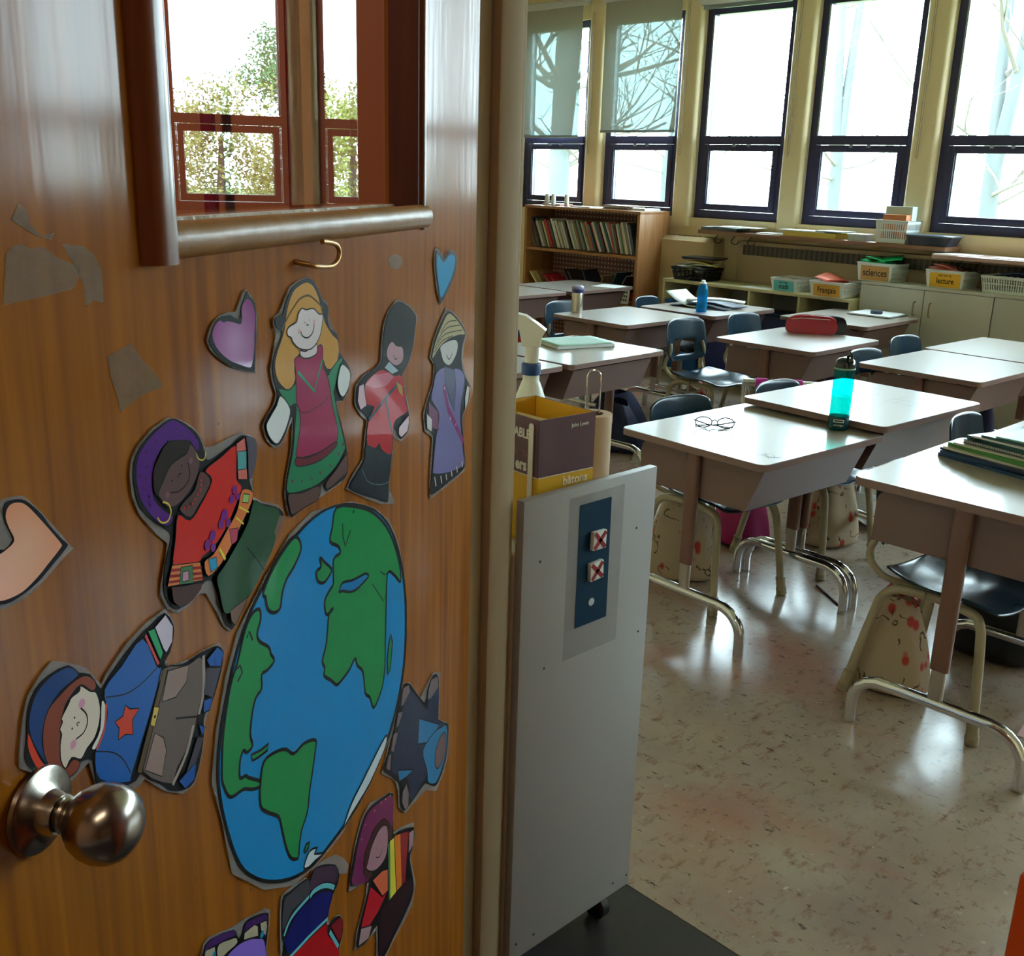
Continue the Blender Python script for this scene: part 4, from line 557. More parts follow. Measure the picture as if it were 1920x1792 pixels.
for i, (y, z) in enumerate(((1.194, .793), (1.191, .742))):
    g = B(); s = .0155; g.box((0, -s, -s), (.008, s, s), .0015); o = g.build('square_magnet', M_WHITEP); o.location = (CX + .0013, y, z); o.rotation_euler = (radians(-2 + 5 * i), 0, 0)
    tag(o, ['upper square white magnet with red cross on the cart strip', 'lower square white magnet with red cross on the cart strip'][i], 'magnet', 'crossed magnets on the cart')
    g = B()
    for q in (1, -1): g.box((.0081, -.018, -.0036), (.0086, .018, .0036), 0, Matrix.Rotation(radians(46 * q), 4, 'X'))
    g.build('red_cross', mat('dark_red_marker', (140, 18, 40), .5), o)
o = B().lathe([(0, 0), (.0068, 0), (.0066, .001), (0, .0012)], seg=20, M=Matrix.Rotation(radians(90), 4, 'Y')).build('round_sticker', mat('pale_grey_dot', (176, 190, 204), .5)); o.location = (CX + .0013, 1.189, .687)
tag(o, 'small round pale grey dot below the crossed magnets', 'sticker')
# open carton on the cart
bx = thing('carton', 'open maroon and yellow carton standing on the cart', 'box', (-1.135, 1.168, .786), radians(-4))
M_MAR = mat('maroon_carton', (88, 58, 70), .4, var=.04); M_YEL = mat('yellow_carton', (220, 172, 36), .42, var=.05); M_YIN = mat('yellow_inside', (216, 164, 40), .6)
hx, hy, ht, hyl = .072, .059, .203, .112
def wall(nm, x0, y0, x1, y1):
    g = B(); g.mi = 0; g.box((x0, y0, hyl), (x1, y1, ht)); g.mi = 1; g.box((x0, y0, 0), (x1, y1, hyl)); return g.build(nm, [M_MAR, M_YEL], bx)
wall('box_side', hx - .0015, -hy, hx, hy); wall('box_side', -hx, -hy, -hx + .0015, hy); wall('box_side', -hx + .002, -hy, hx - .002, -hy + .0015); wall('box_side', -hx + .002, hy - .0015, hx - .002, hy)
g = B(); g.box((hx - .0030, -hy + .003, .01), (hx - .0018, hy - .003, ht - .0006)); g.box((-hx + .0018, -hy + .003, .01), (-hx + .003, hy - .003, ht - .0006)); g.box((-hx + .004, hy - .003, .01), (hx - .004, hy - .0018, ht - .0006)); g.box((-hx + .004, -hy + .0018, .01), (hx - .004, -hy + .003, ht - .0006)); g.build('inner_lining', M_YIN, bx)
MX = lambda x, y, z: frame(Vector((x, y, z)), (0, 1, 0), (0, 0, 1)); MYN = lambda x, y, z: frame(Vector((x, y, z)), (1, 0, 0), (0, 0, 1))
M_TXW = mat('white_print', (232, 228, 220), .5)
text('John Lewis', .0085, M_TXW, bx, MX(hx + .0004, .026, .187)); text('bâtons', .020, mat('pale_yellow_print', (238, 222, 190), .5), bx, MX(hx + .0004, .020, .099), bold=.0004)
g = B(); g.box((hx + .0001, -hy + .001, hyl - .0008), (hx + .0004, hy - .001, hyl + .0006)); g.box((-hx + .001, -hy - .0004, hyl - .0008), (hx - .001, -hy - .0001, hyl + .0006)); g.build('print_line', M_TXW, bx)
text('DABLE', .021, M_TXW, bx, MYN(.026, -hy - .0003, .176), bold=.0004, sx=.8); text('serres', .019, mat('outline_print', (120, 84, 96), .5), bx, MYN(.028, -hy - .0003, .148), bold=.0003, sx=.8); text('ers', .026, M_TXW, bx, MYN(.032, -hy - .0003, .126), bold=.0008, sx=.8)
stk = B().prism(rrect(.050, .048, .0605, .196, .005), .0015, 'y', -hy - .0022).build('printed_stick', M_TXW, bx)
o = B().box((-.036, -.0008, 0), (.036, .0008, .17), .0002, Matrix.Rotation(radians(-6), 4, 'X')).build('paper_slip', mat('cream_slip', (206, 196, 150), .7)); o.location = (-1.16, 1.165, .80)
tag(o, 'cream paper slip sticking up in the open carton', 'paper')
# spray bottle
sb_ = thing('spray_bottle', 'white spray bottle with blue collar behind the open carton', 'bottle', (-1.255, 1.272, .800), radians(40))
B().lathe([(0, 0), (.036, 0), (.038, .004), (.038, .11), (.036, .13), (.026, .172), (.0165, .198), (.0145, .202), (.0145, .212), (0, .212)], seg=28).build('bottle_body', mat('milky_white_plastic', (226, 230, 224), .35), sb_)
B().lathe([(.0145, .2125), (.0165, .2125), (.0170, .215), (.0170, .230), (.0160, .2325), (.013, .2325)], seg=28).build('collar', mat('blue_collar', (22, 62, 120), .4), sb_)
g = B(); g.lathe([(0, .2330), (.0125, .2330), (.0125, .255), (.013, .262), (0, .262)], seg=20)
g.prism([(-.016, .262), (.014, .262), (.016, .275), (.024, .290), (.010, .300), (-.012, .314), (-.034, .318), (-.040, .310), (-.038, .296), (-.022, .290)], .024, 'y', -.012)
g.build('spray_head', mat('white_head', (220, 222, 218), .3), sb_)
B().prism([(-.0395, .297), (-.048, .300), (-.050, .312), (-.041, .316)], .018, 'y', -.009).build('nozzle', mat('blue_collar', (22, 62, 120)), sb_)
B().prism([(-.022, .288), (-.036, .284), (-.046, .262), (-.041, .258), (-.032, .274), (-.018, .279)], .010, 'y', -.005).build('trigger', mat('blue_collar', (22, 62, 120)), sb_)
# paper towel roll on a chrome stand
tw = thing('paper_towel_roll', 'brownish paper towel roll on a chrome wire stand on the cart', 'roll', (-1.150, 1.318, .786))
g = B(); g.lathe([(.019, .001), (.030, .001), (.034, .02), (.034, .168), (.034, .170), (.0335, .1705), (.019, .1705), (.019, .001)], seg=36); g.build('paper', mat('unbleached_paper', (196, 172, 146), .8, bump=.1), tw)
g = B(); g.lathe([(.0175, .0), (.0188, .0), (.0188, .1702), (.0175, .1702), (.0175, 0)], seg=30); g.build('core', mat('core_card', (126, 92, 70), .8), tw)
g = B(); g.tube([(-.0112, 0, .0), (-.0112, 0, .232)] + [(-.0112 * cos(radians(a)), 0, .232 + .0125 * sin(radians(a))) for a in range(15, 180, 15)] + [(.0112, 0, .232), (.0112, 0, .0)], .0017, 8); g.build('wire_handle', M_CHROME, tw)
tw.rotation_euler = (0, 0, radians(45))
o = B().lathe([(0, 0), (.02, .001), (.032, .02), (.036, .045), (.031, .075), (.018, .094), (0, .1)], seg=26).build('cork_ball', mat('tan_cork', (190, 134, 84), .8, var=.2, scale=160, bump=.2)); o.location = (-1.232, 1.4, .76); bpy.data.objects.remove(o)
o = B().lathe([(0, 0), (.025, .0), (.033, .02), (.036, .05), (.031, .080), (.018, .098), (0, .1)], seg=26).build('tan_pot', mat('tan_cork', (190, 134, 84), .8, var=.2, scale=160, bump=.2)); o.location = (-1.165, 1.383, .7005)
cb('shelf', (CX - .30, 1.3405, .68), (CX - .08, 1.43, .70), M_WHITE); o.location.z = .7005
tag(o, 'tan rounded pot tucked behind the paper towel roll', 'pot')
# ---------------- desks ----------------
DX, DY = .54, .63
def make_desk(h, label):
    t = thing('school_desk', label, 'desk', (0, 0, 0), 0, 'school desks')
    g = B(); g.mi = 1
    g.prism(rrect(0, 0, DX, DY, .028), .019, 'z', h - .0205); g.mi = 0; g.prism(rrect(.0012, .0012, DX - .0012, DY - .0012, .027), .0015, 'z', h - .0015)
    g.build('desk_top', [M_TOP, M_EDGE], t)
    zt, zb = h - .034, h - .165; a, b_ = .045, DX - .035; bb = b_ - .055; ya, yb = .055, DY - .055
    prof = [(b_, zt), (bb, zb), (a, zb)] + [(a + .03 - .03 * cos(radians(k)), zt - .03 + .03 * sin(radians(k))) for k in (0, 30, 60, 90)]
    g = B(); g.prism(prof, .0025, 'y', ya); g.prism(prof, .0025, 'y', yb - .0025)
    g.prism([(a, zb), (bb, zb), (b_, zt), (b_ - .003, zt), (bb - .002, zb + .003), (a, zb + .003)], yb - ya - .006, 'y', ya + .003)
    g.build('book_box', M_BOX, t)
    g = B()
    for y in (ya + .012, yb - .012):
        for x in (.12, .26, .42): g.box((x, y - .01, zt - .004), (x + .03, y + .01, h - .0207))
    g.build('spacer', M_DARK, t)
    for s in (0, 1):
        y = ya - .0135 if s == 0 else yb + .0135; xm = .265
        g = B(); g.prism(rrect(xm - .023, y - .0125, xm + .023, y + .0125, .011, 4), zt + .012 - .225, 'z', .225, smooth=True); p = g.build('post', M_POST, t)
        g = B(); g.prism(rrect(xm - .018, y - .0095, xm + .018, y + .0095, .008, 4), .11, 'z', .135, smooth=True); g.build('post_insert', mat('insert_steel', (176, 168, 160), .3, metal=.8), p)
        g = B(); z = .135; pts = [(.055, y, .004), (.055, y, .055)] + [(.055 + .075 - .075 * cos(radians(k)), y, .055 + (z - .055) * sin(radians(k))) for k in (20, 40, 60, 80)] + [(.16, y, z), (.40, y, z)]
        pts += [(.40 + .085 * sin(radians(k)), y, z - .08 + .08 * cos(radians(k))) for k in (15, 30, 45, 60, 75, 90)] + [(.485, y, .004)]
        g.tube(pts, .0155, 14); g.build('foot_rail', M_CHROME, t)
    return t
R_ = radians
da = make_desk(.60, 'desk with black spectacles and a teal water bottle, nearest the cart'); da.location = (-2.01, 2.435, 0); da.rotation_euler = (0, 0, R_(-3.5))
db = make_desk(.63, 'desk with taped name outlines pushed against the spectacles desk'); db.location = (-1.965, 3.02, 0); db.rotation_euler = (0, 0, R_(-3.5))
dr = make_desk(.66, 'tall desk with the notebook stack at the right edge'); dr.location = (-1.17, 2.31, 0)
for x, y, rz, lab in ((-2.945, 4.245, 0, 'desk with the red pencil case on it'), (-3.22, 5.25, 0, 'desk with a white tablet board, in front of the low shelf'), (-2.155, 4.175, -2, 'desk right of centre with a taped paper outline on its corner'),
    (-2.17, 4.83, -2, 'bare desk in front of the grey cabinets'), (-3.985, 4.185, -1, 'desk with the silver flask on it'), (-3.94, 4.88, 0, 'desk with the bright blue bottle and dark folder'),
    (-3.365, 3.085, 1, 'desk with the pale green binder, behind the spray bottle'), (-3.365, 2.43, 1, 'desk mostly hidden behind the door frame and spray bottle'), (-5.2, 5.08, 0, 'far desk with loose papers in front of the bookcase'),
    (-5.21, 4.42, 0, 'far desk cut off by the door frame, before the bookcase desk')):
    dup(da, (x, y, 0), R_(rz), lab)
r2 = dup(db, (-1.19, 2.98, 0), 0, 'desk behind the notebook stack at the right edge')
def flat_on(name, lo, hi, z, m, rz=0, lab='', cat='', t=.0004, grp=None, bev=0):
    w_, d_ = hi[0] - lo[0], hi[1] - lo[1]
    o = B().box((-w_ / 2, -d_ / 2, 0), (w_ / 2, d_ / 2, t), bev).build(name, m); o.location = ((lo[0] + hi[0]) / 2, (lo[1] + hi[1]) / 2, z); o.rotation_euler = (0, 0, R_(rz)); return tag(o, lab, cat, grp)
# marks on desks
def marks(parent, lines, m, w_=.002, name='pencil_mark', h=.60):
    bm = bmesh.new()
    for l in lines: ribbon(bm, [(a, b_) for a, b_ in l], w_, 0, False, 0)
    for v in bm.verts: v.co = Vector((v.co.x, v.co.z, h + .0003))
    me = bpy.data.meshes.new(name); bm.to_mesh(me); bm.free(); me.materials.append(m); o = bpy.data.objects.new(name, me); COL.objects.link(o); o.parent = parent; return o
M_GRAPH = mat('graphite_mark', (70, 72, 78), .5)
marks(da, [catmull([(.46, .10), (.48, .12), (.50, .10), (.485, .085), (.465, .10)], 3), [(.45, .085), (.51, .105)], [(.455, .12), (.50, .075)], [(.495, .09), (.515, .12)]], M_GRAPH, .0022)
marks(db, [[(.33, .36), (.50, .36), (.50, .50), (.33, .50), (.33, .36)], [(.33, .43), (.50, .43)], [(.415, .36), (.415, .5)], [(.36, .36), (.36, .43)], [(.24, .45), (.26, .44)]], M_GRAPH, .0018, 'taped_outline', .63)
dE = [o for o in bpy.data.objects if o.get('label', '').startswith('desk with the red pencil')][0]; dG = [o for o in bpy.data.objects if o.get('label', '').startswith('desk right of centre')][0]
marks(dE, [[(.40, .16), (.43, .17), (.43, .20)], [(.45, .15), (.46, .2)], [(.42, .22), (.46, .22)]], M_GRAPH, .003)
marks(dG, [[(.38, .05), (.51, .05), (.51, .25), (.38, .25), (.38, .05)], [(.42, .05), (.42, .25)], [(.46, .08), (.46, .22)], [(.40, .08), (.40, .2)]], M_GRAPH, .002)
# ---------------- chairs ----------------
def make_chair(label):
    t = thing('school_chair', label, 'chair', (0, 0, 0), 0, 'blue school chairs'); hs = .355
    def seat(u, v):
        a = (u - .5) * 2; b_ = (v - .5) * 2; k = 1 - .16 * max(0, -a) ** 2
        x = a * .17; y = b_ * .172 * k * (1 - .08 * max(0, a))
        # rounded outline
        rr = max(abs(a), abs(b_)); L = math.hypot(a, b_) or 1; f = 1 - .16 * max(0, L - 1) ** 1.1
        x *= f; y *= f
        z = hs - .016 * math.exp(-((a + .25) ** 2 + b_ ** 2) * 2.2) + .012 * (abs(b_) ** 3) - .022 * max(0, a - .45) ** 1.5 * 2 + .014 * max(0, -a - .3) + .007 * math.exp(-(b_ ** 2) * 14) * max(0, a)
        return Vector((x, y, z))
    g = B(); g.grid(seat, 15, 15); subsurf(solidify(g.build('seat', M_SHELL, t), .008, -1), 1)
    # backrest with a slot in its lower half
    bm = bmesh.new(); NU, NV = 13, 13; V = {}
    for i in range(NU):
        for j in range(NV):
            u = i / (NU - 1) * 2 - 1; v = j / (NV - 1); wd = .158 * (1 - .10 * v ** 3) * (1 - .16 * (1 - v) ** 4)
            y = u * wd; z = .405 + v * .225 - .02 * abs(u) ** 4 * (v > .6) * (v - .6) / .4; x = -.205 - .035 * v + .028 * (u * u)
            if v < .12: z += .018 * abs(u) ** 3
            V[i, j] = bm.verts.new((x, y, z))
    for i in range(NU - 1):
        for j in range(NV - 1):
            if 3 <= i < NU - 4 and 2 <= j < 6: continue
            f = bm.faces.new((V[i, j], V[i + 1, j], V[i + 1, j + 1], V[i, j + 1])); f.smooth = True
    me = bpy.data.meshes.new('backrest'); bm.to_mesh(me); bm.free(); me.materials.append(M_SHELL)
    o = bpy.data.objects.new('backrest', me); COL.objects.link(o); o.parent = t; subsurf(solidify(o, .009, 0), 1)
    for s in (-1, 1):
        y = s * .135
        rear = [(-.04, s * .125, hs - .030), (-.11, s * .135, hs - .034), (-.148, s * .145, hs - .06), (-.168, s * .15, hs - .12), (-.205, s * .178, .03)]
        front = [(-.04, s * .115, hs - .030), (.08, s * .125, hs - .034), (.115, s * .135, hs - .055), (.13, s * .145, hs - .12), (.155, s * .165, .03)]
        for P in (rear, front):
            l = B().tube(catmull(P, 4, False), .0125, 12).build('leg', M_CREAMTUBE, t)
            e = Vector(P[-1]); d = (Vector(P[-2]) - e).normalized(); M = Matrix.Translation(e - d * .029) @ d.to_track_quat('Z', 'Y').to_matrix().to_4x4()
            B().lathe([(0, .001), (.0165, .001), (.0175, .006), (.0165, .014), (.0178, .017), (.0178, .022), (.0155, .026), (.0150, .055), (.0165, .057), (.0165, .062), (.0128, .063)], seg=16, M=M).build('ferrule', M_FERR, l)
        P = [(-.02, s * .085, hs - .026), (-.12, s * .10, hs - .03), (-.175, s * .125, hs - .012), (-.207, s * .140, hs + .03), (-.200, s * .138, hs + .075), (-.186, s * .128, hs + .11), (-.196, s * .12, hs + .15)]
        B().tube(catmull(P, 4, False), .0095, 10).build('back_support', M_CREAMTUBE, t)
    return t
ch = make_chair('chair pushed under the spectacles desk, its back showing above the far edge')
ch.location = (-1.88, 2.82, 0); ch.rotation_euler = (0, 0, R_(-8))
for x, y, rz, lab in ((-1.83, 3.36, -3, 'chair under the desk with taped outlines, its seat showing beyond the spectacles desk'), (-.985, 2.655, -6, 'large nearest chair under the tall desk at the right edge'), (-1.13, 3.40, 4, 'chair behind the notebook stack, with a plain dark back'),
    (-3.10, 4.48, -6, 'chair standing free in the middle, between the binder desk and the pencil case desk'), (-3.05, 4.95, -4, 'chair behind the middle free chair, its back near the small white table board'), (-3.98, 4.48, -4, 'chair with slotted back left of the silver flask'),
    (-3.86, 5.15, 8, 'chair half hidden behind the free middle chair, only its seat showing'), (-2.10, 4.93, -3, 'chair at the bare desk in front of the cabinets'), (-2.01, 4.36, -3, 'chair tucked under the desk with the taped outline on its corner'),
    (-4.62, 4.72, 0, 'chair at the far desks, cut off by the door frame'), (-3.2, 3.42, -3, 'chair under the green binder desk'), (-2.87, 4.56, -2, 'chair pushed in under the red pencil case desk')):
    if lab.startswith('chair pushed in under the red') or lab.startswith('chair at the far desks') or lab.startswith('chair under the green'): continue
    dup(ch, (x, y, 0), R_(rz), lab)
# ---------------- things on the desks ----------------
AZ = .60
# spectacles
gl = thing('spectacles', 'black wire spectacles folded on the nearest bright desk', 'glasses', (-1.815, 2.655, AZ), R_(38))
g = B()
for s in (-1, 1): g.tube([(s * .034 + .026 * cos(radians(a)), .0, .0195 + .0165 * sin(radians(a))) for a in range(0, 361, 24)], .0019, 6)
g.tube([(-.008, 0, .024), (0, .002, .027), (.008, 0, .024)], .0018, 6); g.build('rims', M_BLACK, gl)
for s in (-1, 1): B().tube([(s * .060, 0, .024), (s * .064, .006, .024), (s * .02, .014 + .004 * s, .010), (-s * .045, .020 + .004 * s, .0025), (-s * .058, .024 + .004 * s, .0022)], .0019, 6).build('temple', M_BLACK, gl)
for s in (-1, 1): B().lathe([(0, -.0004), (.0255, -.0004), (.0255, .0004), (0, .0004)], seg=20, M=Matrix.Translation((s * .034, 0, .0195)) @ Matrix.Rotation(radians(90), 4, 'X') @ Matrix.Diagonal((1, .62, 1, 1))).build('lens', glass('lens_glass', (.97, .98, .99), 1.12), gl)
def tinted(name, rgb, al=.35, dens=.93):
    m = bpy.data.materials.new(name); m.use_nodes = True; N = m.node_tree.nodes; L = m.node_tree.links; b = N['Principled BSDF']
    b.inputs['Base Color'].default_value = lin(rgb); b.inputs['Roughness'].default_value = .08
    t = N.new('ShaderNodeBsdfTransparent'); c = lin(rgb); mx_ = max(c[:3]); t.inputs[0].default_value = tuple(min(1, v / mx_ * dens) for v in c[:3]) + (1,)
    x = N.new('ShaderNodeMixShader'); x.inputs[0].default_value = al; L.new(t.outputs[0], x.inputs[1]); L.new(b.outputs[0], x.inputs[2]); L.new(x.outputs[0], N['Material Output'].inputs[0]); return m
# teal bottle
tb = thing('water_bottle', 'tall translucent teal water bottle with black carry-loop lid', 'bottle', (-1.567, 2.965, AZ), R_(-40))
M_TEAL = tinted('teal_tritan', (0, 140, 140), .30, .66)
B().lathe([(0, .0005), (.026, .0005), (.0305, .004), (.031, .012), (.0308, .045), (.0315, .10), (.0315, .15), (.0308, .168), (.030, .178), (.0305, .180), (.0305, .196), (.0285, .199)], seg=36).build('bottle_body', M_TEAL, tb)
B().lathe([(0, .0452), (.0285, .0452), (.029, .10), (.0288, .1065), (0, .1065)], seg=32).build('water', tinted('teal_water', (90, 215, 205), .12), tb)
B().lathe([(.0312, .006), (.0318, .010), (.0316, .043), (.0312, .0445)], seg=36).build('base_band', mat('deep_teal_band', (0, 62, 84), .25), tb)
B().lathe([(.029, .1962), (.0312, .1965), (.0312, .206), (.030, .211), (.027, .219), (.019, .225), (.008, .2275), (0, .228)], seg=30).build('lid', mat('glossy_black_lid', (14, 18, 24), .18, coat=.5), tb)
B().lathe([(.0312, .1905), (.0319, .1915), (.0319, .1955), (.0312, .1965)], seg=30).build('lid_band', mat('pale_green_band', (130, 170, 150), .35), tb)
B().tube([(.012, .0, .222), (.016, 0, .236), (.028, 0, .243), (.040, 0, .238), (.0445, 0, .226), (.041, 0, .214), (.031, 0, .206)], .0042, 10, flat=1.7).build('carry_loop', mat('glossy_black_lid', (14, 18, 24)), tb)
B().prism(rrect(-.012, -.004, .018, .012, .004), .006, 'z', .2215).build('spout_cover', mat('glossy_black_lid', (14, 18, 24)), tb)
aT = R_(-4)
def onb(a_deg, z, r): a = radians(a_deg); return frame(Vector((r * cos(a), r * sin(a), z)), (-sin(a), cos(a), 0), (0, 0, 1))
text('contigo', .010, M_TXW, tb, onb(-22, .020, .0322)); g = B()
for q in ((-.016, .0285, -.013, .0375), (.013, .0285, .016, .0375), (-.016, .0285, .016, .0305), (-.016, .0355, .016, .0375)): g.box((q[0], q[1] - .033, 0), (q[2], q[3] - .033, .0004), 0, onb(-22, .033, .0322))
g.build('logo_frame', M_TXW, tb)
# blue bottle on the far desk
bb_ = thing('water_bottle', 'bright blue water bottle with white cap on the far desk', 'bottle', (-3.575, 5.0, AZ))
M_SKY = tinted('sky_blue_bottle', (10, 150, 205), .45, .85)
B().lathe([(0, .0005), (.028, .0005), (.031, .005), (.031, .05), (.0285, .06), (.0285, .075), (.031, .085), (.031, .125), (.026, .145), (.019, .153), (.019, .158)], seg=28).build('bottle_body', M_SKY, bb_)
B().lathe([(.0, .1582), (.0205, .1582), (.0205, .163), (.012, .168), (.011, .178), (0, .180)], seg=22).build('cap', M_WHITEP, bb_)
# silver flask
fl = thing('flask', 'brushed silver flask with purple lid', 'flask', (-3.935, 4.335, AZ))
B().lathe([(0, .0005), (.030, .0005), (.032, .003), (.032, .105), (.030, .112), (.0, .112)], seg=30).build('flask_body', M_BRUSH, fl)
B().lathe([(0, .1122), (.0335, .1122), (.0335, .130), (.0, .130)], seg=30).build('collar', mat('deep_violet_plastic', (52, 50, 110), .35), fl)
B().lathe([(0, .1302), (.0335, .1302), (.033, .142), (.024, .150), (0, .153)], seg=30).build('lid', mat('lilac_plastic', (150, 150, 190), .35), fl)
# pencil case (red, black gusset)
pc = thing('pencil_case', 'shiny red pencil case with black end standing on a desk', 'pencil case', (-2.735, 4.775, AZ), R_(28))
g = B(); g.prism(catmull([(-.115, .006), (-.06, 0), (.06, 0), (.11, .004), (.128, .03), (.122, .065), (.095, .088), (.02, .092), (-.06, .090), (-.105, .078), (-.125, .045)], 3), .052, 'y', -.026, smooth=True); g.build('case_body', mat('red_vinyl', (170, 16, 40), .2, coat=.8, bump=.1, scale=40), pc, sharp=60)
g = B(); g.prism(catmull([(-.03, .006), (.10, 0), (.155, .004), (.172, .03), (.166, .065), (.14, .086), (.06, .090), (-.02, .08)], 3), .034, 'y', .0265, smooth=True); g.build('black_pocket', mat('black_vinyl', (16, 18, 34), .2, coat=.8), pc, sharp=60)
g = B(); g.tube([(-.1, -.0275, .07), (-.05, -.028, .078), (.09, -.028, .078)], .0016, 6); g.build('zip', M_WHITEP, pc)
# tablet board with round eraser
tbd = thing('drawing_board', 'white board with a dark folder under it on the desk before the low shelf', 'board', (-2.905, 5.80, AZ), R_(2))
B().box((-.13, -.12, 0), (.13, .12, .004), .001).build('folder', mat('grey_folder', (70, 78, 84), .5), tbd); B().box((-.125, -.118, .0045), (.125, .118, .012), .001).build('white_board', M_PAPER, tbd)
o = B().lathe([(0, 0), (.032, 0), (.034, .004), (.034, .016), (.031, .019), (0, .019)], seg=26).build('tape_roll', mat('navy_tape', (40, 50, 74), .4)); o.location = (-2.89, 5.76, AZ + .0122); tag(o, 'dark navy disc lying on the white board', 'disc')
# binder on left desk
bd = thing('binder', 'pale green soft binder on the desk behind the spray bottle', 'binder', (-3.185, 3.50, AZ), R_(-18))
g = B(); g.grid(lambda u, v: Vector(((u - .5) * .23, (v - .5) * .30, .0165 + .006 * max(0, v - .7) * 3 * (u))), 6, 10); solidify(g.build('cover', mat('pale_green_card', (166, 204, 190), .4), bd), .0015, -1)
B().box((-.112, -.147, .0015), (.112, .145, .0145)).build('pages', M_PAPER, bd); B().box((-.115, -.15, 0), (.115, .15, .0013)).build('back_cover', mat('dark_green_card', (40, 78, 70), .5), bd)
# folder, papers and tray on the blue-bottle desk
fd = thing('open_folder', 'dark blue folder with raised white sheet flaps on the blue-bottle desk', 'folder', (-3.70, 5.25, AZ), R_(8))
g = B(); g.grid(lambda u, v: Vector(((u - .5) * .36, (v - .5) * .30, .003 + .022 * sin(pi * u) ** 2)), 12, 4); solidify(g.build('cover', mat('dark_blue_card', (26, 38, 62), .45), fd), .002, 1)
o = B(); o.grid(lambda u, v: Vector((-.28 + u * .22, -.02 + (v - .5) * .20, .008 + .075 * (1 - u) ** 2.2)), 10, 4); o = solidify(o.build('loose_sheet', M_PAPER), .0008, 1); o.location = (-3.62, 5.20, AZ); tag(o, 'white sheet curling up at the left of the dark folder', 'paper')
o = B(); o.grid(lambda u, v: Vector((-.16 + u * .34, (v - .5) * .10, .0 + .012 * sin(pi * u))), 10, 3); o = solidify(o.build('ruler_case', M_PAPER), .008, 1); o.location = (-3.66, 5.24, AZ + .032); o.rotation_euler = (0, 0, R_(30)); tag(o, 'long white booklet lying across the dark folder', 'booklet')
# papers on the far desk
flat_on('loose_sheet', (-4.86, 5.48), (-4.68, 5.66), AZ, M_PAPER, 12, 'white sheets on the corner of the far desk before the bookcase', 'paper', .002)
# notebook stack
M_PG = mat('page_block', (196, 196, 178), .7, var=.12, scale=200, stretch=(.1, .1, 6))
nb = [((18, 58, 104), .012, 0), ((24, 66, 110), .010, 3), ((20, 40, 84), .008, -3), ((196, 196, 180), .008, 2), ((66, 132, 60), .013, -2), ((190, 194, 180), .007, 4), ((24, 40, 66), .014, 1), ((20, 84, 84), .010, -4), ((236, 232, 240), .006, 2), ((22, 70, 76), .008, 6), ((150, 210, 205), .005, 10)]
z = .66
names = ['lowest', 'second-lowest', 'third from the bottom', 'fourth from the bottom', 'fifth from the bottom', 'sixth from the bottom', 'seventh from the bottom', 'third below the top', 'second below the top', 'just below the top', 'topmost']
cols = ['deep blue', 'blue', 'navy', 'cream', 'green', 'grey-white', 'spiral-bound dark navy', 'teal', 'white', 'dark teal', 'pale mint']
nz_ = [(-.02, 0), (-.018, .004), (-.015, -.004), (-.01, .0), (.0, .006), (.012, .008), (.034, .014), (.040, .02), (.052, .022), (.07, .03), (.10, .04)]
for i, (c, t, rz) in enumerate(nb):
    t *= .72
    r = thing('notebook', '%s notebook, %s of the stack on the right-hand desk' % (cols[i], names[i]), 'notebook', (-.945 + nz_[i][0], 2.745 + nz_[i][1], z), R_(-14 + rz), 'notebooks in the stack')
    m = cmat(c, .35); w2, d2 = .135, .105
    B().box((-w2, -d2, 0), (w2, d2, .0012)).build('cover', m, r); B().box((-w2, -d2, t - .0012), (w2, d2, t)).build('cover', m, r)
    B().box((-w2, -d2 - .0005, .0), (w2, -d2 + .001, t)).build('spine', m, r) if i != 6 else None
    B().box((-w2 + .002, -d2 + .0012, .0013), (w2 - .002, d2 - .002, t - .0013)).build('pages', M_PG, r)
    if i == 6:
        g = B()
        for k in range(38): g.tube([(-w2 + .006 + k * .0068, -d2 + .004, t), (-w2 + .006 + k * .0068, -d2 - .004, t * .9), (-w2 + .006 + k * .0068, -d2 - .005, t * .4), (-w2 + .006 + k * .0068, -d2 + .003, 0)], .0009, 5)
        g.build('spiral_wire', mat('grey_wire', (110, 124, 150), .3, metal=.6), r)
    z += t + .0004
flat_on('sticky_note', (-.99, 2.86), (-.972, 2.89), z, mat('pink_note', (230, 130, 150), .6), 20, 'pink sticky flag on top of the notebook stack', 'note', .0008)
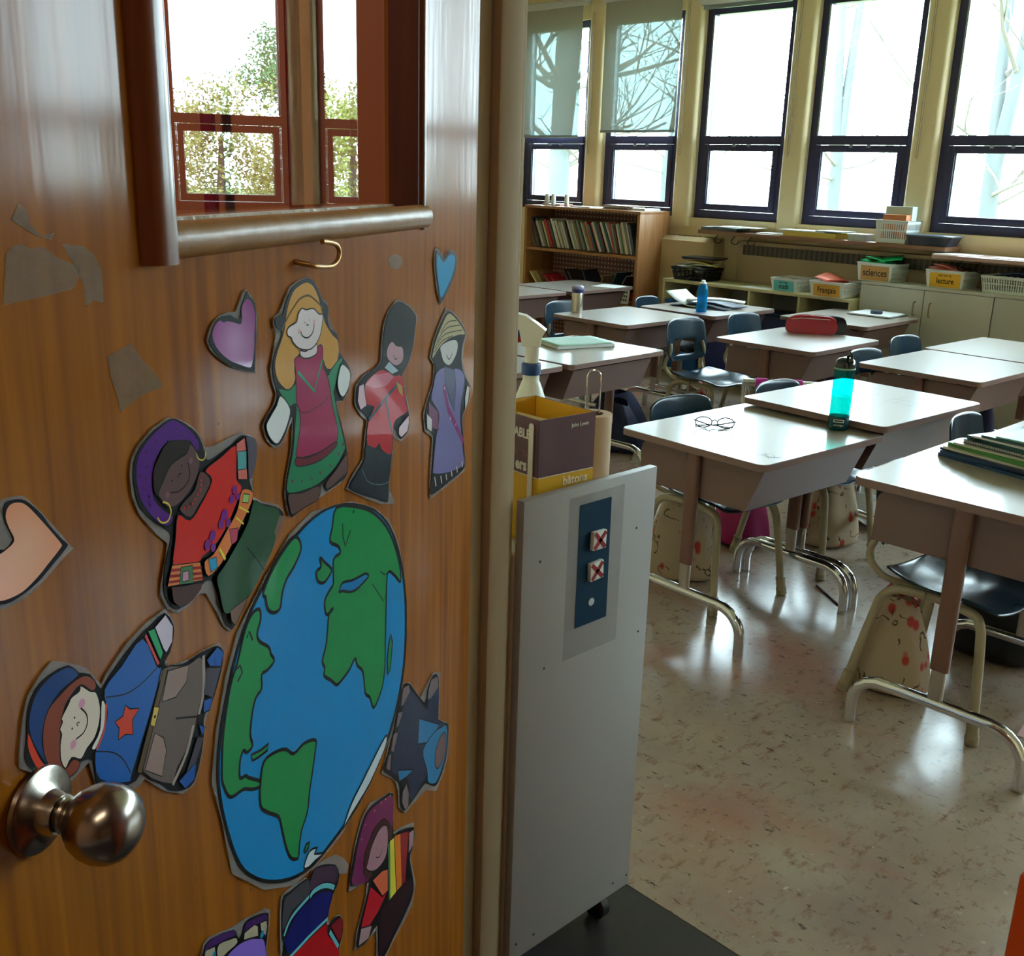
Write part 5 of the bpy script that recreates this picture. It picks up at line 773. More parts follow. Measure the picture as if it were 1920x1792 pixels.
# ---------------- under the desks ----------------
def fabric_bag(name, label, cat, loc, rz, w_, d_, h, mats_, seed, handles=True, group=None):
    t = thing(name, label, cat, loc, rz, group); rnd = random.Random(seed)
    bm = bmesh.new(); ph = [rnd.uniform(0, 6) for _ in range(6)]; NU, NV = 28, 12; V = []
    for j in range(NV):
        v = j / (NV - 1); row = []
        for i in range(NU):
            a = 2 * pi * i / NU; k = (1 - .55 * v ** 1.6) * (1 + .09 * sin(3 * a + ph[0]) * v + .05 * sin(5 * a + ph[1] + 3 * v)); c_, s_ = cos(a), sin(a)
            q = (abs(c_) ** 3 + abs(s_) ** 3) ** (-1 / 3)
            row.append(bm.verts.new((w_ / 2 * k * c_ * q, d_ / 2 * k * s_ * q, h * v + .012 * sin(2 * a + ph[2]) * v + .0)))
        V.append(row)
    for j in range(NV - 1):
        for i in range(NU):
            f = bm.faces.new((V[j][i], V[j][(i + 1) % NU], V[j + 1][(i + 1) % NU], V[j + 1][i])); f.smooth = True
    bm.faces.new(V[0][::-1])
    me = bpy.data.meshes.new('bag_body'); bm.to_mesh(me); bm.free(); me.materials.append(mats_[0]); o = bpy.data.objects.new('bag_body', me); COL.objects.link(o); o.parent = t; subsurf(o, 1)
    if handles:
        for s in (-1, 1): B().tube([(-.05, s * .02, h * .97), (-.03, s * .018, h * 1.12), (.0, s * .01, h * 1.2), (.03, s * .018, h * 1.12), (.05, s * .02, h * .97)], .007, 6, flat=.3).build('handle', mats_[-1], t)
    return t
def floral(name):
    m = mat(name, (206, 192, 168), .8, var=.05, bump=.1); N, L, b = nodes(m); tc = N['Texture Coordinate']
    def vor(sc, lo, hi, off):
        mp = N.new('ShaderNodeMapping'); mp.inputs['Location'].default_value = (off,) * 3; mp.inputs['Scale'].default_value = (1, 1, .7)
        v = N.new('ShaderNodeTexVoronoi'); v.inputs['Scale'].default_value = sc; L.new(tc.outputs['Object'], mp.inputs[0]); L.new(mp.outputs[0], v.inputs['Vector'])
        r = N.new('ShaderNodeMapRange'); r.inputs[1].default_value = hi; r.inputs[2].default_value = lo; L.new(v.outputs['Distance'], r.inputs[0]); return r.outputs[0]
    def band(sc):
        w_ = N.new('ShaderNodeTexVoronoi'); w_.feature = 'F1'; w_.inputs['Scale'].default_value = sc; n_ = N.new('ShaderNodeTexNoise'); n_.inputs['Scale'].default_value = 14
        ad = N.new('ShaderNodeMixRGB'); ad.inputs[0].default_value = .12; L.new(tc.outputs['Object'], ad.inputs[1]); L.new(tc.outputs['Object'], n_.inputs['Vector']); L.new(n_.outputs[1], ad.inputs[2]); L.new(ad.outputs[0], w_.inputs['Vector'])
        a_ = N.new('ShaderNodeMath'); a_.operation = 'SUBTRACT'; a_.inputs[1].default_value = .34; L.new(w_.outputs['Distance'], a_.inputs[0]); ab = N.new('ShaderNodeMath'); ab.operation = 'ABSOLUTE'; L.new(a_.outputs[0], ab.inputs[0])
        r = N.new('ShaderNodeMapRange'); r.inputs[1].default_value = .035; r.inputs[2].default_value = .02; L.new(ab.outputs[0], r.inputs[0])
        n2 = N.new('ShaderNodeTexNoise'); n2.inputs['Scale'].default_value = 16; L.new(tc.outputs['Object'], n2.inputs['Vector']); r2 = N.new('ShaderNodeMapRange'); r2.inputs[1].default_value = .5; r2.inputs[2].default_value = .53; L.new(n2.outputs[0], r2.inputs[0])
        mu = N.new('ShaderNodeMath'); mu.operation = 'MULTIPLY'; L.new(r.outputs[0], mu.inputs[0]); L.new(r2.outputs[0], mu.inputs[1]); return mu.outputs[0]
    c = lin((166, 148, 124))
    x = N.new('ShaderNodeMix'); x.data_type = 'RGBA'; x.inputs[6].default_value = c; x.inputs[7].default_value = lin((170, 56, 50)); L.new(vor(21, .20, .30, 0), x.inputs[0])
    y = N.new('ShaderNodeMix'); y.data_type = 'RGBA'; L.new(x.outputs[2], y.inputs[6]); y.inputs[7].default_value = lin((78, 64, 48)); L.new(band(13), y.inputs[0])
    L.new(y.outputs[2], b.inputs['Base Color']); return m
M_FLO = floral('floral_cloth'); M_REDT = mat('red_trim', (176, 46, 44), .7)
fb = fabric_bag('tote_bag', 'cream floral tote bag on the floor under the nearest large chair', 'bag', (-1.135, 2.60, 0), R_(10), .21, .13, .27, [M_FLO, M_REDT], 1, True, 'floral tote bags')
fabric_bag('tote_bag', 'cream floral tote bag under the spectacles desk', 'bag', (-2.03, 2.83, .0), R_(40), .26, .15, .30, [M_FLO, M_REDT], 2, True, 'floral tote bags')
fabric_bag('tote_bag', 'floral tote bag leaning beside the twin chrome desk feet', 'bag', (-1.86, 3.55, .0), R_(60), .22, .14, .30, [M_FLO, M_BLACK], 3, True, 'floral tote bags')
fabric_bag('tote_bag', 'small floral bag under the free middle chair', 'bag', (-3.30, 4.62, .0), R_(20), .20, .13, .24, [M_FLO, M_REDT], 4, True, 'floral tote bags')
fabric_bag('tote_bag', 'floral bag hanging low behind the pencil case desk', 'bag', (-2.98, 4.78, .0), R_(70), .20, .12, .32, [M_FLO, M_BLACK], 6, True, 'floral tote bags')
fabric_bag('backpack', 'navy backpack under the binder desk, seen above the towel roll', 'backpack', (-3.35, 4.00, 0), R_(20), .34, .24, .24, [mat('navy_fabric', (24, 30, 66), .7, bump=.2), M_BLACK], 5, False)
fabric_bag('backpack', 'navy backpack slumped on the floor behind the cart towel roll', 'backpack', (-3.62, 4.35, 0), R_(80), .40, .24, .20, [mat('navy_fabric', (24, 30, 66)), M_BLACK], 15, False)
fabric_bag('backpack', 'black patterned backpack on the floor beyond the large chair', 'backpack', (-1.02, 3.06, 0), R_(10), .26, .20, .34, [mat('black_fabric', (20, 20, 28), .7, bump=.2), M_BLACK], 7, False)
fabric_bag('backpack', 'magenta bag on the floor beneath the spectacles desk', 'backpack', (-2.10, 3.30, 0), R_(10), .22, .18, .26, [mat('magenta_fabric', (150, 20, 90), .6), M_BLACK], 8, False)
fabric_bag('backpack', 'red bag beside the slotted chair at the far left', 'backpack', (-4.28, 4.25, 0), R_(10), .26, .2, .50, [mat('red_fabric', (176, 24, 44), .5), M_BLACK], 9, False)
fabric_bag('backpack', 'dark blue bag hanging at the desk near the cabinets', 'backpack', (-1.93, 4.98, 0), R_(10), .22, .18, .42, [mat('navy_fabric', (24, 30, 66)), M_BLACK], 10, False)
o = B().box((-.07, -.09, 0), (.07, .09, .018), .002).build('exercise_book', mat('dark_red_book', (70, 36, 44), .4)); o.location = (-1.93, 2.86, .362); o.rotation_euler = (0, 0, R_(25)); tag(o, 'dark exercise book lying on the seat under the spectacles desk', 'book')
o = B(); o.grid(lambda u, v: Vector(((u - .5) * .13, (v - .5) * .17, .008 + .03 * (1 - u) ** 2)), 8, 4); o = solidify(o.build('loose_sheet', M_PAPER), .001, 1); o.location = (-1.95, 2.80, .381); o.rotation_euler = (0, 0, R_(20)); tag(o, 'white curled sheet on the exercise book on the chair seat', 'paper')
# crumpled cloth
g = B(); rn = random.Random(4); ph = [rn.uniform(0, 6) for _ in range(8)]
g.grid(lambda u, v: Vector(((u - .5) * .30, (v - .5) * .42, .012 + .022 * abs(sin(7 * u + 3 * v + ph[0])) + .016 * abs(sin(11 * v - 4 * u + ph[1])))), 36, 44)
o = solidify(g.build('crumpled_cloth', mat('pale_grey_cloth', (176, 176, 184), .85, bump=.2)), .003, 1); o.location = (-1.97, 3.98, 0); o.rotation_euler = (0, 0, R_(20)); tag(o, 'crumpled pale grey cloth on the floor behind the desks', 'cloth')
# magenta padded grips on a chrome bar
gp = thing('padded_bar', 'chrome bar with two magenta foam grips behind the taped-outline desk', 'bar', (-2.40, 3.97, .49), R_(38))
B().tube([(-.15, 0, .0), (.17, 0, .0)], .017, 12).build('bar', M_CHROME, gp); B().tube([(-.10, 0, 0), (-.05, 0, 0)], .022, 14).build('foam_grip', mat('magenta_foam', (186, 40, 150), .8), gp); B().tube([(.02, 0, 0), (.10, 0, 0)], .022, 14).build('foam_grip', mat('magenta_foam', (186, 40, 150)), gp)
for x in (-.145, .165): B().tube([(x, 0, -.0), (x, 0, -.49), (x, .0, -.5)], .012, 10).build('upright', M_CHROME, gp)
# pencil on the floor, pink paper
pcl = B().tube([(-.09, 0, .004), (.075, 0, .004), (.09, 0, .004)], [.0038, .0038, .0006], 6).build('pencil', mat('dark_pencil', (60, 40, 40), .4)); pcl.location = (-1.585, 3.07, 0); pcl.rotation_euler = (0, 0, R_(-35)); tag(pcl, 'dark pencil lying on the floor by the twin chrome feet', 'pencil')
o = flat_on('paper_scrap', (-.80, 2.62), (-.66, 2.80), .0, mat('pink_paper', (220, 180, 190), .5), 8, 'pink and white paper lying on the floor at the right edge', 'paper', .001)
# ---------------- bookcase ----------------
bc = thing('bookcase', 'light wooden bookcase with brown pegboard back', 'bookcase', (-5.42, 6.12, 0))
def bcb(nm, lo, hi, m=M_SHELFWOOD, bev=.002): return B().box(lo, hi, bev).build(nm, m, bc)
bcb('side_panel', (.555, -.17, 0), (.580, .17, 1.075)); bcb('side_panel', (-.580, -.17, 0), (-.555, .17, 1.075)); bcb('top_board', (-.580, -.172, 1.0755), (.582, .172, 1.095))
for z_ in (.778, .43, .08): bcb('shelf', (-.554, -.165, z_ - .022), (.554, .148, z_))
def peg():
    m = mat('brown_pegboard', (124, 84, 78), .6, var=.05); N, L, b = nodes(m); tc = N['Texture Coordinate']
    sx = N.new('ShaderNodeSeparateXYZ'); L.new(tc.outputs['Object'], sx.inputs[0]); cs = []
    for k in (0, 2):
        a = N.new('ShaderNodeMath'); a.operation = 'MULTIPLY'; a.inputs[1].default_value = 2 * pi / .034; L.new(sx.outputs[k], a.inputs[0])
        c = N.new('ShaderNodeMath'); c.operation = 'COSINE'; L.new(a.outputs[0], c.inputs[0]); cs.append(c)
    s = N.new('ShaderNodeMath'); s.operation = 'ADD'; L.new(cs[0].outputs[0], s.inputs[0]); L.new(cs[1].outputs[0], s.inputs[1])
    r = N.new('ShaderNodeMapRange'); r.inputs[1].default_value = 1.15; r.inputs[2].default_value = 1.35; L.new(s.outputs[0], r.inputs[0])
    x = N.new('ShaderNodeMix'); x.data_type = 'RGBA'; x.inputs[6].default_value = lin((124, 84, 78)); x.inputs[7].default_value = lin((206, 196, 190)); L.new(r.outputs[0], x.inputs[0]); L.new(x.outputs[2], b.inputs['Base Color']); return m
bcb('back_panel', (-.554, .149, .02), (.554, .155, 1.074), peg(), 0)
BC = [(176, 44, 52), (196, 190, 176), (60, 70, 92), (150, 120, 84), (206, 206, 200), (96, 40, 56), (40, 84, 96), (214, 200, 150), (70, 60, 62), (190, 60, 66), (120, 140, 120), (222, 218, 210), (46, 50, 84), (160, 90, 60)]
CN = {0: 'red', 1: 'cream', 2: 'slate', 3: 'tan', 4: 'white', 5: 'maroon', 6: 'petrol', 7: 'straw', 8: 'charcoal', 9: 'crimson', 10: 'sage', 11: 'ivory', 12: 'navy', 13: 'rust'}
rb = random.Random(12)
def book(x, y, z, t, d, h, lean, c, label, grp, rz=0.0):
    r = thing('magazine', label, 'magazine', (x, y, z), 0, grp); r.rotation_euler = (0, lean, rz); m = cmat(BC[c], .4)
    B().box((-t / 2, -d / 2, 0), (-t / 2 + .0008, d / 2, h)).build('cover', m, r); B().box((t / 2 - .0008, -d / 2, 0), (t / 2, d / 2, h)).build('cover', m, r)
    B().box((-t / 2, -d / 2 - .0006, 0), (t / 2, -d / 2 + .0004, h)).build('spine', m, r); B().box((-t / 2 + .0009, -d / 2 + .0005, .001), (t / 2 - .0009, d / 2 - .002, h - .002)).build('pages', M_PAPER, r)
    return r
ordn = lambda n: str(n) + ('th' if 10 <= n % 100 <= 20 else {1: 'st', 2: 'nd', 3: 'rd'}.get(n % 10, 'th'))
x = -5.93; k = 0
while x < -4.90:
    t = rb.uniform(.007, .022); c = rb.choice(range(14)) if not 12 < k < 26 else rb.choice([1, 4, 11, 4, 8]); le = -.42 + .02 * sin(k) if k < 44 else -.30
    h = rb.uniform(.205, .235); k += 1
    book(x + h * .0, 6.09 + rb.uniform(-.015, .015), .7835 + .5 * t * sin(abs(le)), t, .17, h, le, c, '%s spine, %s magazine from the left on the upper bookcase shelf' % (CN[c], ordn(k)), 'magazines on the upper shelf'); x += t / cos(le) + .0035
for i, (x, le, c, h, y) in enumerate(((-5.80, -.75, 7, .20, 6.05), (-5.76, -.72, 3, .20, 6.07), (-5.69, -.80, 5, .19, 6.08), (-5.63, -.85, 0, .20, 6.05), (-5.58, -.90, 0, .19, 6.07), (-5.50, -.6, 8, .22, 6.10), (-5.44, -.62, 8, .22, 6.09), (-5.34, -.5, 12, .22, 6.12), (-5.24, .35, 3, .19, 6.06), (-5.18, .45, 6, .23, 6.10), (-5.10, .55, 8, .22, 6.10), (-5.02, -.95, 5, .20, 6.05), (-4.96, -1.05, 9, .14, 6.05))):
    book(x, y, .4405, .012, .17, h, le, c, '%s magazine, %s from the left, leaning on the middle bookcase shelf' % (CN[c], ordn(i + 1)), 'jumbled magazines on the middle shelf')
tk = thing('calendar_card', 'white card with small dark printing in front of the bookcase side', 'card', (-4.93, 5.925, .44)); B().box((-.05, -.006, 0), (.05, .0, .11), .001, Matrix.Rotation(-.1, 4, 'X')).build('card', M_PAPER, tk)
g = B()
for a in range(4):
    for b_ in range(3): g.box((-.036 + a * .02, -.0085, .02 + b_ * .028), (-.026 + a * .02, -.0062, .034 + b_ * .028), 0, Matrix.Rotation(-.1, 4, 'X'))
g.build('print_blocks', M_INKM, tk)
for i, x in enumerate((-5.83, -5.775, -5.65)):
    o = B().lathe([(0, 0), (.017, 0), (.0175, .05), (.0160, .085), (.0135, .088), (0, .088)], seg=18).build('white_tube', M_WHITEP); o.location = (x, 6.02 + .015 * i, 1.0955); tag(o, ['leftmost', 'middle', 'rightmost'][i] + ' of the three white glue tubes on top of the bookcase', 'tube', 'white tubes on the bookcase')
flat_on('flat_book', (-5.9, 6.04), (-5.72, 6.2), 1.0955, mat('pink_book', (190, 140, 130), .5), 3, 'flat pinkish booklet behind the glue tubes', 'booklet', .014)
flat_on('flat_book', (-5.56, 5.99), (-5.34, 6.15), 1.0955, M_PAPER, -5, 'white booklet on the middle of the bookcase top', 'booklet', .008)
for i, (c, rz) in enumerate((((186, 150, 150), 4), ((120, 90, 92), -6), ((206, 206, 208), 9), ((150, 110, 100), -2))):
    flat_on('flat_book', (-5.24, 6.0), (-4.98, 6.17), 1.0957 + i * .0075, cmat(c, .5), rz, ['lowest', 'second-lowest', 'second-highest', 'topmost'][i] + ' flat booklet in the pile at the right of the bookcase top', 'booklet', .007, 'booklet pile on the bookcase')
flat_on('flat_book', (-4.98, 6.02), (-4.86, 6.2), 1.0955, M_WHITEP, 0, 'white pad at the right end of the bookcase top', 'pad', .016)
# ---------------- low cubby shelf and cabinets ----------------
ls = thing('low_shelf', 'pale yellow low cubby shelf under the windows', 'shelf unit', (-3.86, 6.06, 0))
def lb(nm, lo, hi, m=M_LOWSH): return B().box(lo, hi, .002).build(nm, m, ls)
lb('top_board', (-.72, -.14, .636), (.72, .15, .656))
for x in (-.72, -.37, -.02, .35, .70): lb('divider', (x, -.135, .04), (x + .018, .145, .6355))
for z_ in (.02, .32): lb('shelf', (-.70, -.135, z_ ), (.699, .145, z_ + .016)) if z_ < .1 else None
lb('back_panel', (-.70, .146, .04), (.70, .150, .635), mat('shelf_back_grey', (120, 122, 116), .6))
for i, (x, c, h) in enumerate(((-.54, (12, 84, 150), .46), (-.20, (30, 44, 110), .44), (.16, (20, 34, 84), .45), (.52, (16, 30, 72), .45))):
    o = B(); o.box((-.15, -.12, 0), (.15, .12, h), .01); o.mi = 0
    for e in (.15,): o.box((-.16, -.128, h + .0005), (.16, .128, h + .02), .004)
    o = o.build('storage_bin', cmat(c, .4)); o.location = (-3.86 + x, 6.06, .0365); tag(o, ['bright blue', 'royal blue', 'navy', 'dark navy'][i] + ' storage bin in the %s compartment of the low shelf' % ['leftmost', 'second', 'third', 'rightmost'][i], 'bin', 'storage bins in the low shelf')
flat_on('paper_sheet', (-3.96, 5.97), (-3.72, 6.10), .6563, M_PAPER, 3, 'white sheet lying on the middle of the low shelf', 'paper', .001)
CABH = .768
def cabinet(x0, w_, lab, sides):
    t = thing('storage_cabinet', lab, 'cabinet', (x0, 6.0, 0), 0, 'grey-white storage cabinets')
    B().box((.0, .021, .02), (w_, .22, CABH - .019)).build('cabinet_body', M_CABINET, t); B().box((-.002, -.002, CABH - .0185), (w_ + .002, .225, CABH), .002).build('cabinet_top', M_CABINET, t)
    for i in range(2):
        a = .002 + i * w_ / 2; d = B().box((a, 0, .04), (a + w_ / 2 - .004, .0205, CABH - .021), .0015).build('cabinet_door', M_CABINET, t)
        hxx = a + w_ / 2 - .05 if i == 0 else a + .045
        B().tube([(hxx, -.001, CABH - .17), (hxx, -.02, CABH - .165), (hxx, -.022, CABH - .13), (hxx, -.02, CABH - .095), (hxx, -.001, CABH - .09)], .0045, 8).build('handle', M_FERR, d)
    return t
cabinet(-3.132, .80, 'left grey-white cabinet, under the basket marked sciences', 0); cabinet(-2.330, .80, 'middle grey-white cabinet at the right edge', 0); cabinet(-1.528, .80, 'right grey-white cabinet behind the right-hand desks', 0)
def basket(name, lab, loc, rz, w_, d_, h, m, card=None, group=None, flare=1.14, slots='round'):
    t = thing(name, lab, 'basket', loc, rz, group)
    g = B(); f = flare
    def P(x, y, z): k = 1 + (f - 1) * z / h; return Vector((x * k, y * k, z))
    def bar(p, q, r_): g.tube([P(*p), P(*q)], r_, 4)
    X, Y = w_ / 2, d_ / 2
    g.box((-X + .001, -Y + .001, 0), (X - .001, Y - .001, .003))
    for sx, sy, ex, ey in ((-X, -Y, X, -Y), (X, -Y, X, Y), (X, Y, -X, Y), (-X, Y, -X, -Y)):
        L_ = math.hypot(ex - sx, ey - sy); n = max(4, int(L_ / .0125)); card_side = card and sy == ey == -Y
        def strip(z0, z1, t0=0, t1=1):
            a = P(sx + (ex - sx) * t0, sy + (ey - sy) * t0, z0); b_ = P(sx + (ex - sx) * t1, sy + (ey - sy) * t1, z0); c = P(sx + (ex - sx) * t1, sy + (ey - sy) * t1, z1); d = P(sx + (ex - sx) * t0, sy + (ey - sy) * t0, z1)
            nrm = (b_ - a).cross(d - a).normalized() * -.0022
            vs = [g.bm.verts.new(v) for v in (a, b_, c, d)] + [g.bm.verts.new(v + nrm) for v in (a, b_, c, d)]
            for q in ((0, 1, 2, 3), (7, 6, 5, 4), (0, 4, 5, 1), (1, 5, 6, 2), (2, 6, 7, 3), (3, 7, 4, 0)): g.bm.faces.new([vs[i] for i in q])
        if card_side: strip(0, h)
        else:
            strip(0, h * .20); strip(h * .52, h * .60); strip(h * .86, h)
            for i in range(n + 1):
                c = i / n; strip(h * .20, h * .52, max(0, c - .22 / n), min(1, c + .22 / n)); strip(h * .60, h * .86, max(0, c - .22 / n), min(1, c + .22 / n))
    rim = [P(-X, -Y, h), P(X, -Y, h), P(X, Y, h), P(-X, Y, h), P(-X, -Y, h)]
    g.tube([v * 1.0 for v in rim], .0045, 6, False)
    g.build('basket_shell', m, t)
    if card:
        txt, cm, sz, small = card
        ang = math.atan((f - 1) * Y / h); Mx = Matrix.Translation(P(0, -Y, h * .47)) @ Matrix.Rotation(radians(90) + ang, 4, 'X')
        c = B().box((-X * .86, -h * .42, .0008), (X * .90, h * .40, .0016), 0, Mx).build('label_card', cm, t)
        text(txt, sz, M_INKM, c, Mx @ Matrix.Translation((.003, -.006 if small else 0, .0019)), 'lettering', .0002, .0007, .78)
        if small: text(small, sz * .42, M_INKM, c, Mx @ Matrix.Translation((.0, h * .27, .0019)), 'lettering', .0002, .0003, .8)
    return t
def folders(cs, loc, rz, w_, d_, z0, lab, n, tilt=.35, grp=None):
    for i in range(n):
        g = B(); a = RND.uniform(-.5, .5)
        g.grid(lambda u, v: Vector(((u - .5) * w_, (v - .5) * d_, .010 * sin(pi * u) + .006 * a * u)), 6, 4)
        o = solidify(g.build('folder', cs[i % len(cs)]), .003, 1); o.location = (loc[0] + (i - n / 2) * .014, loc[1] + .006 * i, z0 + .011 * i); o.rotation_euler = (tilt * .18 * (1 if i % 2 else -.4), tilt * .55 * (1 if i % 3 else -.8), rz + .22 * (i - n / 2))
        tag(o, lab[i], 'folder', grp)
M_BK = mat('white_basket_plastic', (222, 228, 226), .35, var=.02)
ORC = mat('orange_card', (216, 160, 66), .6, var=.05); ORC2 = mat('amber_card', (232, 176, 40), .6); CYC = mat('cyan_card', (110, 206, 214), .6)
basket('label_basket', 'white basket marked sciences with green folders, on the left cabinet', (-3.068, 6.13, CABH + .0005), R_(0), .205, .20, .105, M_BK, ('sciences', mat('tan_card', (196, 148, 90), .6), .060, None), 'labelled white baskets', 1.12)
basket('label_basket', 'white basket marked lecture with pink folders', (-2.635, 6.13, CABH + .0005), R_(0), .205, .20, .098, M_BK, ('lecture', ORC2, .046, 'mon livre de'), 'labelled white baskets', 1.12)
basket('open_basket', 'white basket with dark blue cloth at the right edge, on the middle cabinet', (-2.26, 6.115, CABH + .0005), R_(-3), .30, .18, .092, M_BK, None, None, 1.12)
basket('label_basket', 'white basket marked math with blue papers, on the low shelf', (-3.625, 6.04, .6567), R_(0), .165, .20, .080, M_BK, ('math', CYC, .046, 'mes mots'), 'labelled white baskets', 1.14)
basket('label_basket', 'white basket marked Français with orange folders, on the low shelf', (-3.295, 5.995, .6567), R_(0), .205, .21, .092, M_BK, ('Français', ORC, .050, None), 'labelled white baskets', 1.14)
GF = [mat('green_folder', (20, 176, 110), .45), mat('emerald_folder', (30, 196, 132), .45)]
folders(GF, (-3.07, 6.12), .15, .19, .17, CABH + .085, ['lowest green folder in the sciences basket', 'middle green folder in the sciences basket', 'emerald folder leaning over the sciences basket rim', 'topmost emerald folder in the sciences basket'], 4, .6, 'green folders')
folders([mat('pink_folder', (238, 150, 140), .5)], (-2.65, 6.12), -.1, .18, .16, CABH + .080, ['lower pink folder in the lecture basket', 'middle pink folder in the lecture basket', 'topmost pink folder in the lecture basket'], 3, .5, 'pink folders')
folders([mat('coral_folder', (240, 128, 104), .5)], (-3.31, 5.99), .1, .19, .18, .735, ['lower coral folder in the basket marked Français', 'upper coral folder in the basket marked Français'], 2, .7, 'coral folders')
folders([mat('blue_folder', (20, 96, 140), .5)], (-3.62, 6.04), .1, .14, .16, .715, ['blue folder lying in the math basket'], 1, .4)
g = B(); g.grid(lambda u, v: Vector(((u - .5) * .26, (v - .5) * .17, .03 * sin(pi * u) * abs(sin(6 * v + 3 * u)) + .02)), 18, 14)
o = solidify(g.build('dark_cloth', mat('slate_cloth', (52, 62, 92), .8)), .003, 1); o.location = (-2.25, 6.11, CABH + .07); tag(o, 'dark blue cloth heaped in the rightmost white basket', 'cloth')
M_BKB = mat('black_basket_plastic', (20, 22, 30), .4)
t1 = basket('letter_tray', 'lower black slotted tray on the left of the low shelf', (-4.385, 6.05, .6567), R_(0), .24, .20, .085, M_BKB, None, 'black trays', 1.16)
folders([mat('yellow_papers', (206, 190, 110), .7), M_PAPER, mat('grey_papers', (120, 124, 130), .6), M_PAPER, mat('yellow_papers2', (216, 202, 120), .7)], (-4.38, 6.05), .1, .22, .17, .722, ['lowest yellow booklet in the black tray', 'white booklet on the yellow one in the black tray', 'grey booklet in the middle of the black tray heap', 'white curled booklet near the top of the black tray heap', 'topmost yellow booklet in the black tray heap'], 5, .22, 'booklets in the black tray')
t2 = thing('letter_tray', 'upper black tray lid tilted on the booklet heap', 'tray', (-4.36, 6.09, .795), R_(8)); B().prism([(-.12, 0), (.12, 0), (.135, .016), (-.135, .016)], .18, 'y', -.09).build('tray_shell', M_BKB, t2)
# things on the sill board
SZ = .9925
def flat_s(x0, x1, y0, y1, z, t, m, lab, cat, rz=0, grp=None): return flat_on('flat_' + cat, (x0, y0), (x1, y1), z, m, rz, lab, cat, t, grp)
o = flat_s(-4.44, -4.16, 6.13, 6.32, SZ, .022, mat('grey_magazine', (110, 112, 120), .4), 'stack of grey magazines at the left end of the shelf board', 'magazine', 4)
o = flat_s(-4.33, -4.08, 6.10, 6.27, SZ + .0225, .003, mat('dark_green_print', (60, 100, 90), .3), 'dark green print lying over the grey magazines', 'paper', -14)
o = flat_s(-4.30, -4.02, 6.14, 6.30, SZ + .026, .004, M_PAPER, 'white sheets on top of the grey magazines', 'paper', 6)
o = flat_s(-4.00, -3.80, 6.14, 6.30, SZ, .006, M_PAPER, 'loose white papers on the shelf board left of the yellow box', 'paper', 3)
o = flat_s(-3.80, -3.42, 6.15, 6.31, SZ, .030, mat('yellow_box', (222, 196, 90), .5), 'flat yellow box on the shelf board', 'box', 0)
o = flat_s(-3.83, -3.50, 6.14, 6.30, SZ + .0305, .008, M_PAPER, 'white pad on the flat yellow box', 'pad', 2)
o = flat_s(-3.56, -3.37, 6.14, 6.30, SZ + .031 + .0085, .006, mat('pale_blue_pad', (190, 206, 214), .5), 'pale blue booklet at the right of the yellow box', 'booklet', -4)
tub = thing('plastic_tub', 'small clear plastic tub with lid on the shelf board', 'tub', (-3.28, 6.20, SZ)); B().prism([(-.055, 0), (.055, 0), (.062, .032), (-.062, .032)], .09, 'y', -.045).build('tub_body', mat('frosted_plastic', (214, 226, 228), .3, alpha=.7), tub); B().box((-.067, -.05, .0325), (.067, .05, .040), .003).build('lid', M_WHITEP, tub)
wb = basket('holed_basket', 'white round-holed basket with papers beside the window pillar', (-3.05, 6.215, SZ + .0005), 0, .185, .16, .13, M_BK, None, None, 1.10)
g = B()
o = B().box((-.085, -.032, 0), (.085, .032, .17), .002).build('paper_block', mat('pale_blue_paper', (200, 216, 220), .6)); o.location = (-3.06, 6.2555, SZ + .006); tag(o, 'block of pale blue sheets standing in the holed basket', 'paper'); o.scale = (1, 1, 1.22)
o = B().box((-.074, -.03, 0), (.074, .03, .16), .002).build('card_box', mat('orange_brown_box', (190, 112, 62), .5)); o.location = (-3.05, 6.185, SZ + .006); tag(o, 'orange-brown card box standing in the holed basket', 'box')
st_ = thing('storage_tray', 'dark slate tray box at the foot of the window pillar', 'tray', (-2.80, 6.20, SZ)); B().prism([(-.12, 0), (.10, 0), (.125, .05), (-.145, .05)], .14, 'y', -.07).build('tray_shell', mat('slate_tray', (40, 46, 62), .35), st_); B().box((-.152, -.082, .0505), (.130, .082, .060), .004).build('tray_lid', mat('slate_lid', (86, 100, 112), .3), st_)
for i, (x, rz) in enumerate(((-2.62, 3), (-2.30, -4), (-2.02, 5))): flat_s(x - .12, x + .12, 6.05, 6.2, .9553, .003, M_PAPER, ['left', 'middle', 'right'][i] + ' white sheet lying on the pinkish lower board', 'paper', rz, 'sheets on the pinkish board')
# ---------------- outside ----------------
def ground():
    m = mat('spring_grass', (120, 130, 84), .9, var=.3, scale=1.2)
    struct(B().box((-70, YW + .13, -.9), (60, 90, -.7)).build('ground', m))
ground()
M_BARK = mat('grey_bark', (70, 74, 74), .9, var=.3, scale=6, bump=.4, stretch=(1, 1, .25))
M_TWIG = mat('twig_bark', (90, 84, 80), .9, var=.2)
def branch(g, p, d, L, r, depth, rnd, bend=.18):
    P = [p]; R = [r]; n = 5; q = p.copy(); dd = d.copy()
    for i in range(n):
        dd = (dd + Vector((rnd.uniform(-1, 1), rnd.uniform(-1, 1), rnd.uniform(-.5, .9))) * bend).normalized(); q = q + dd * L / n
        P.append(q.copy()); R.append(r * (1 - .62 * (i + 1) / n))
    g.tube(P, R, 7 if depth > 1 else 4, False)
    if depth <= 0: return
    for k in range(4 if depth > 1 else 5):
        i = rnd.randint(1, n); t = Vector((rnd.uniform(-1, 1), rnd.uniform(-1, 1), rnd.uniform(-.1, .8))).normalized()
        branch(g, P[i], (dd * .55 + t * .8).normalized(), L * rnd.uniform(.5, .75), R[i] * .62, depth - 1, rnd, .22)
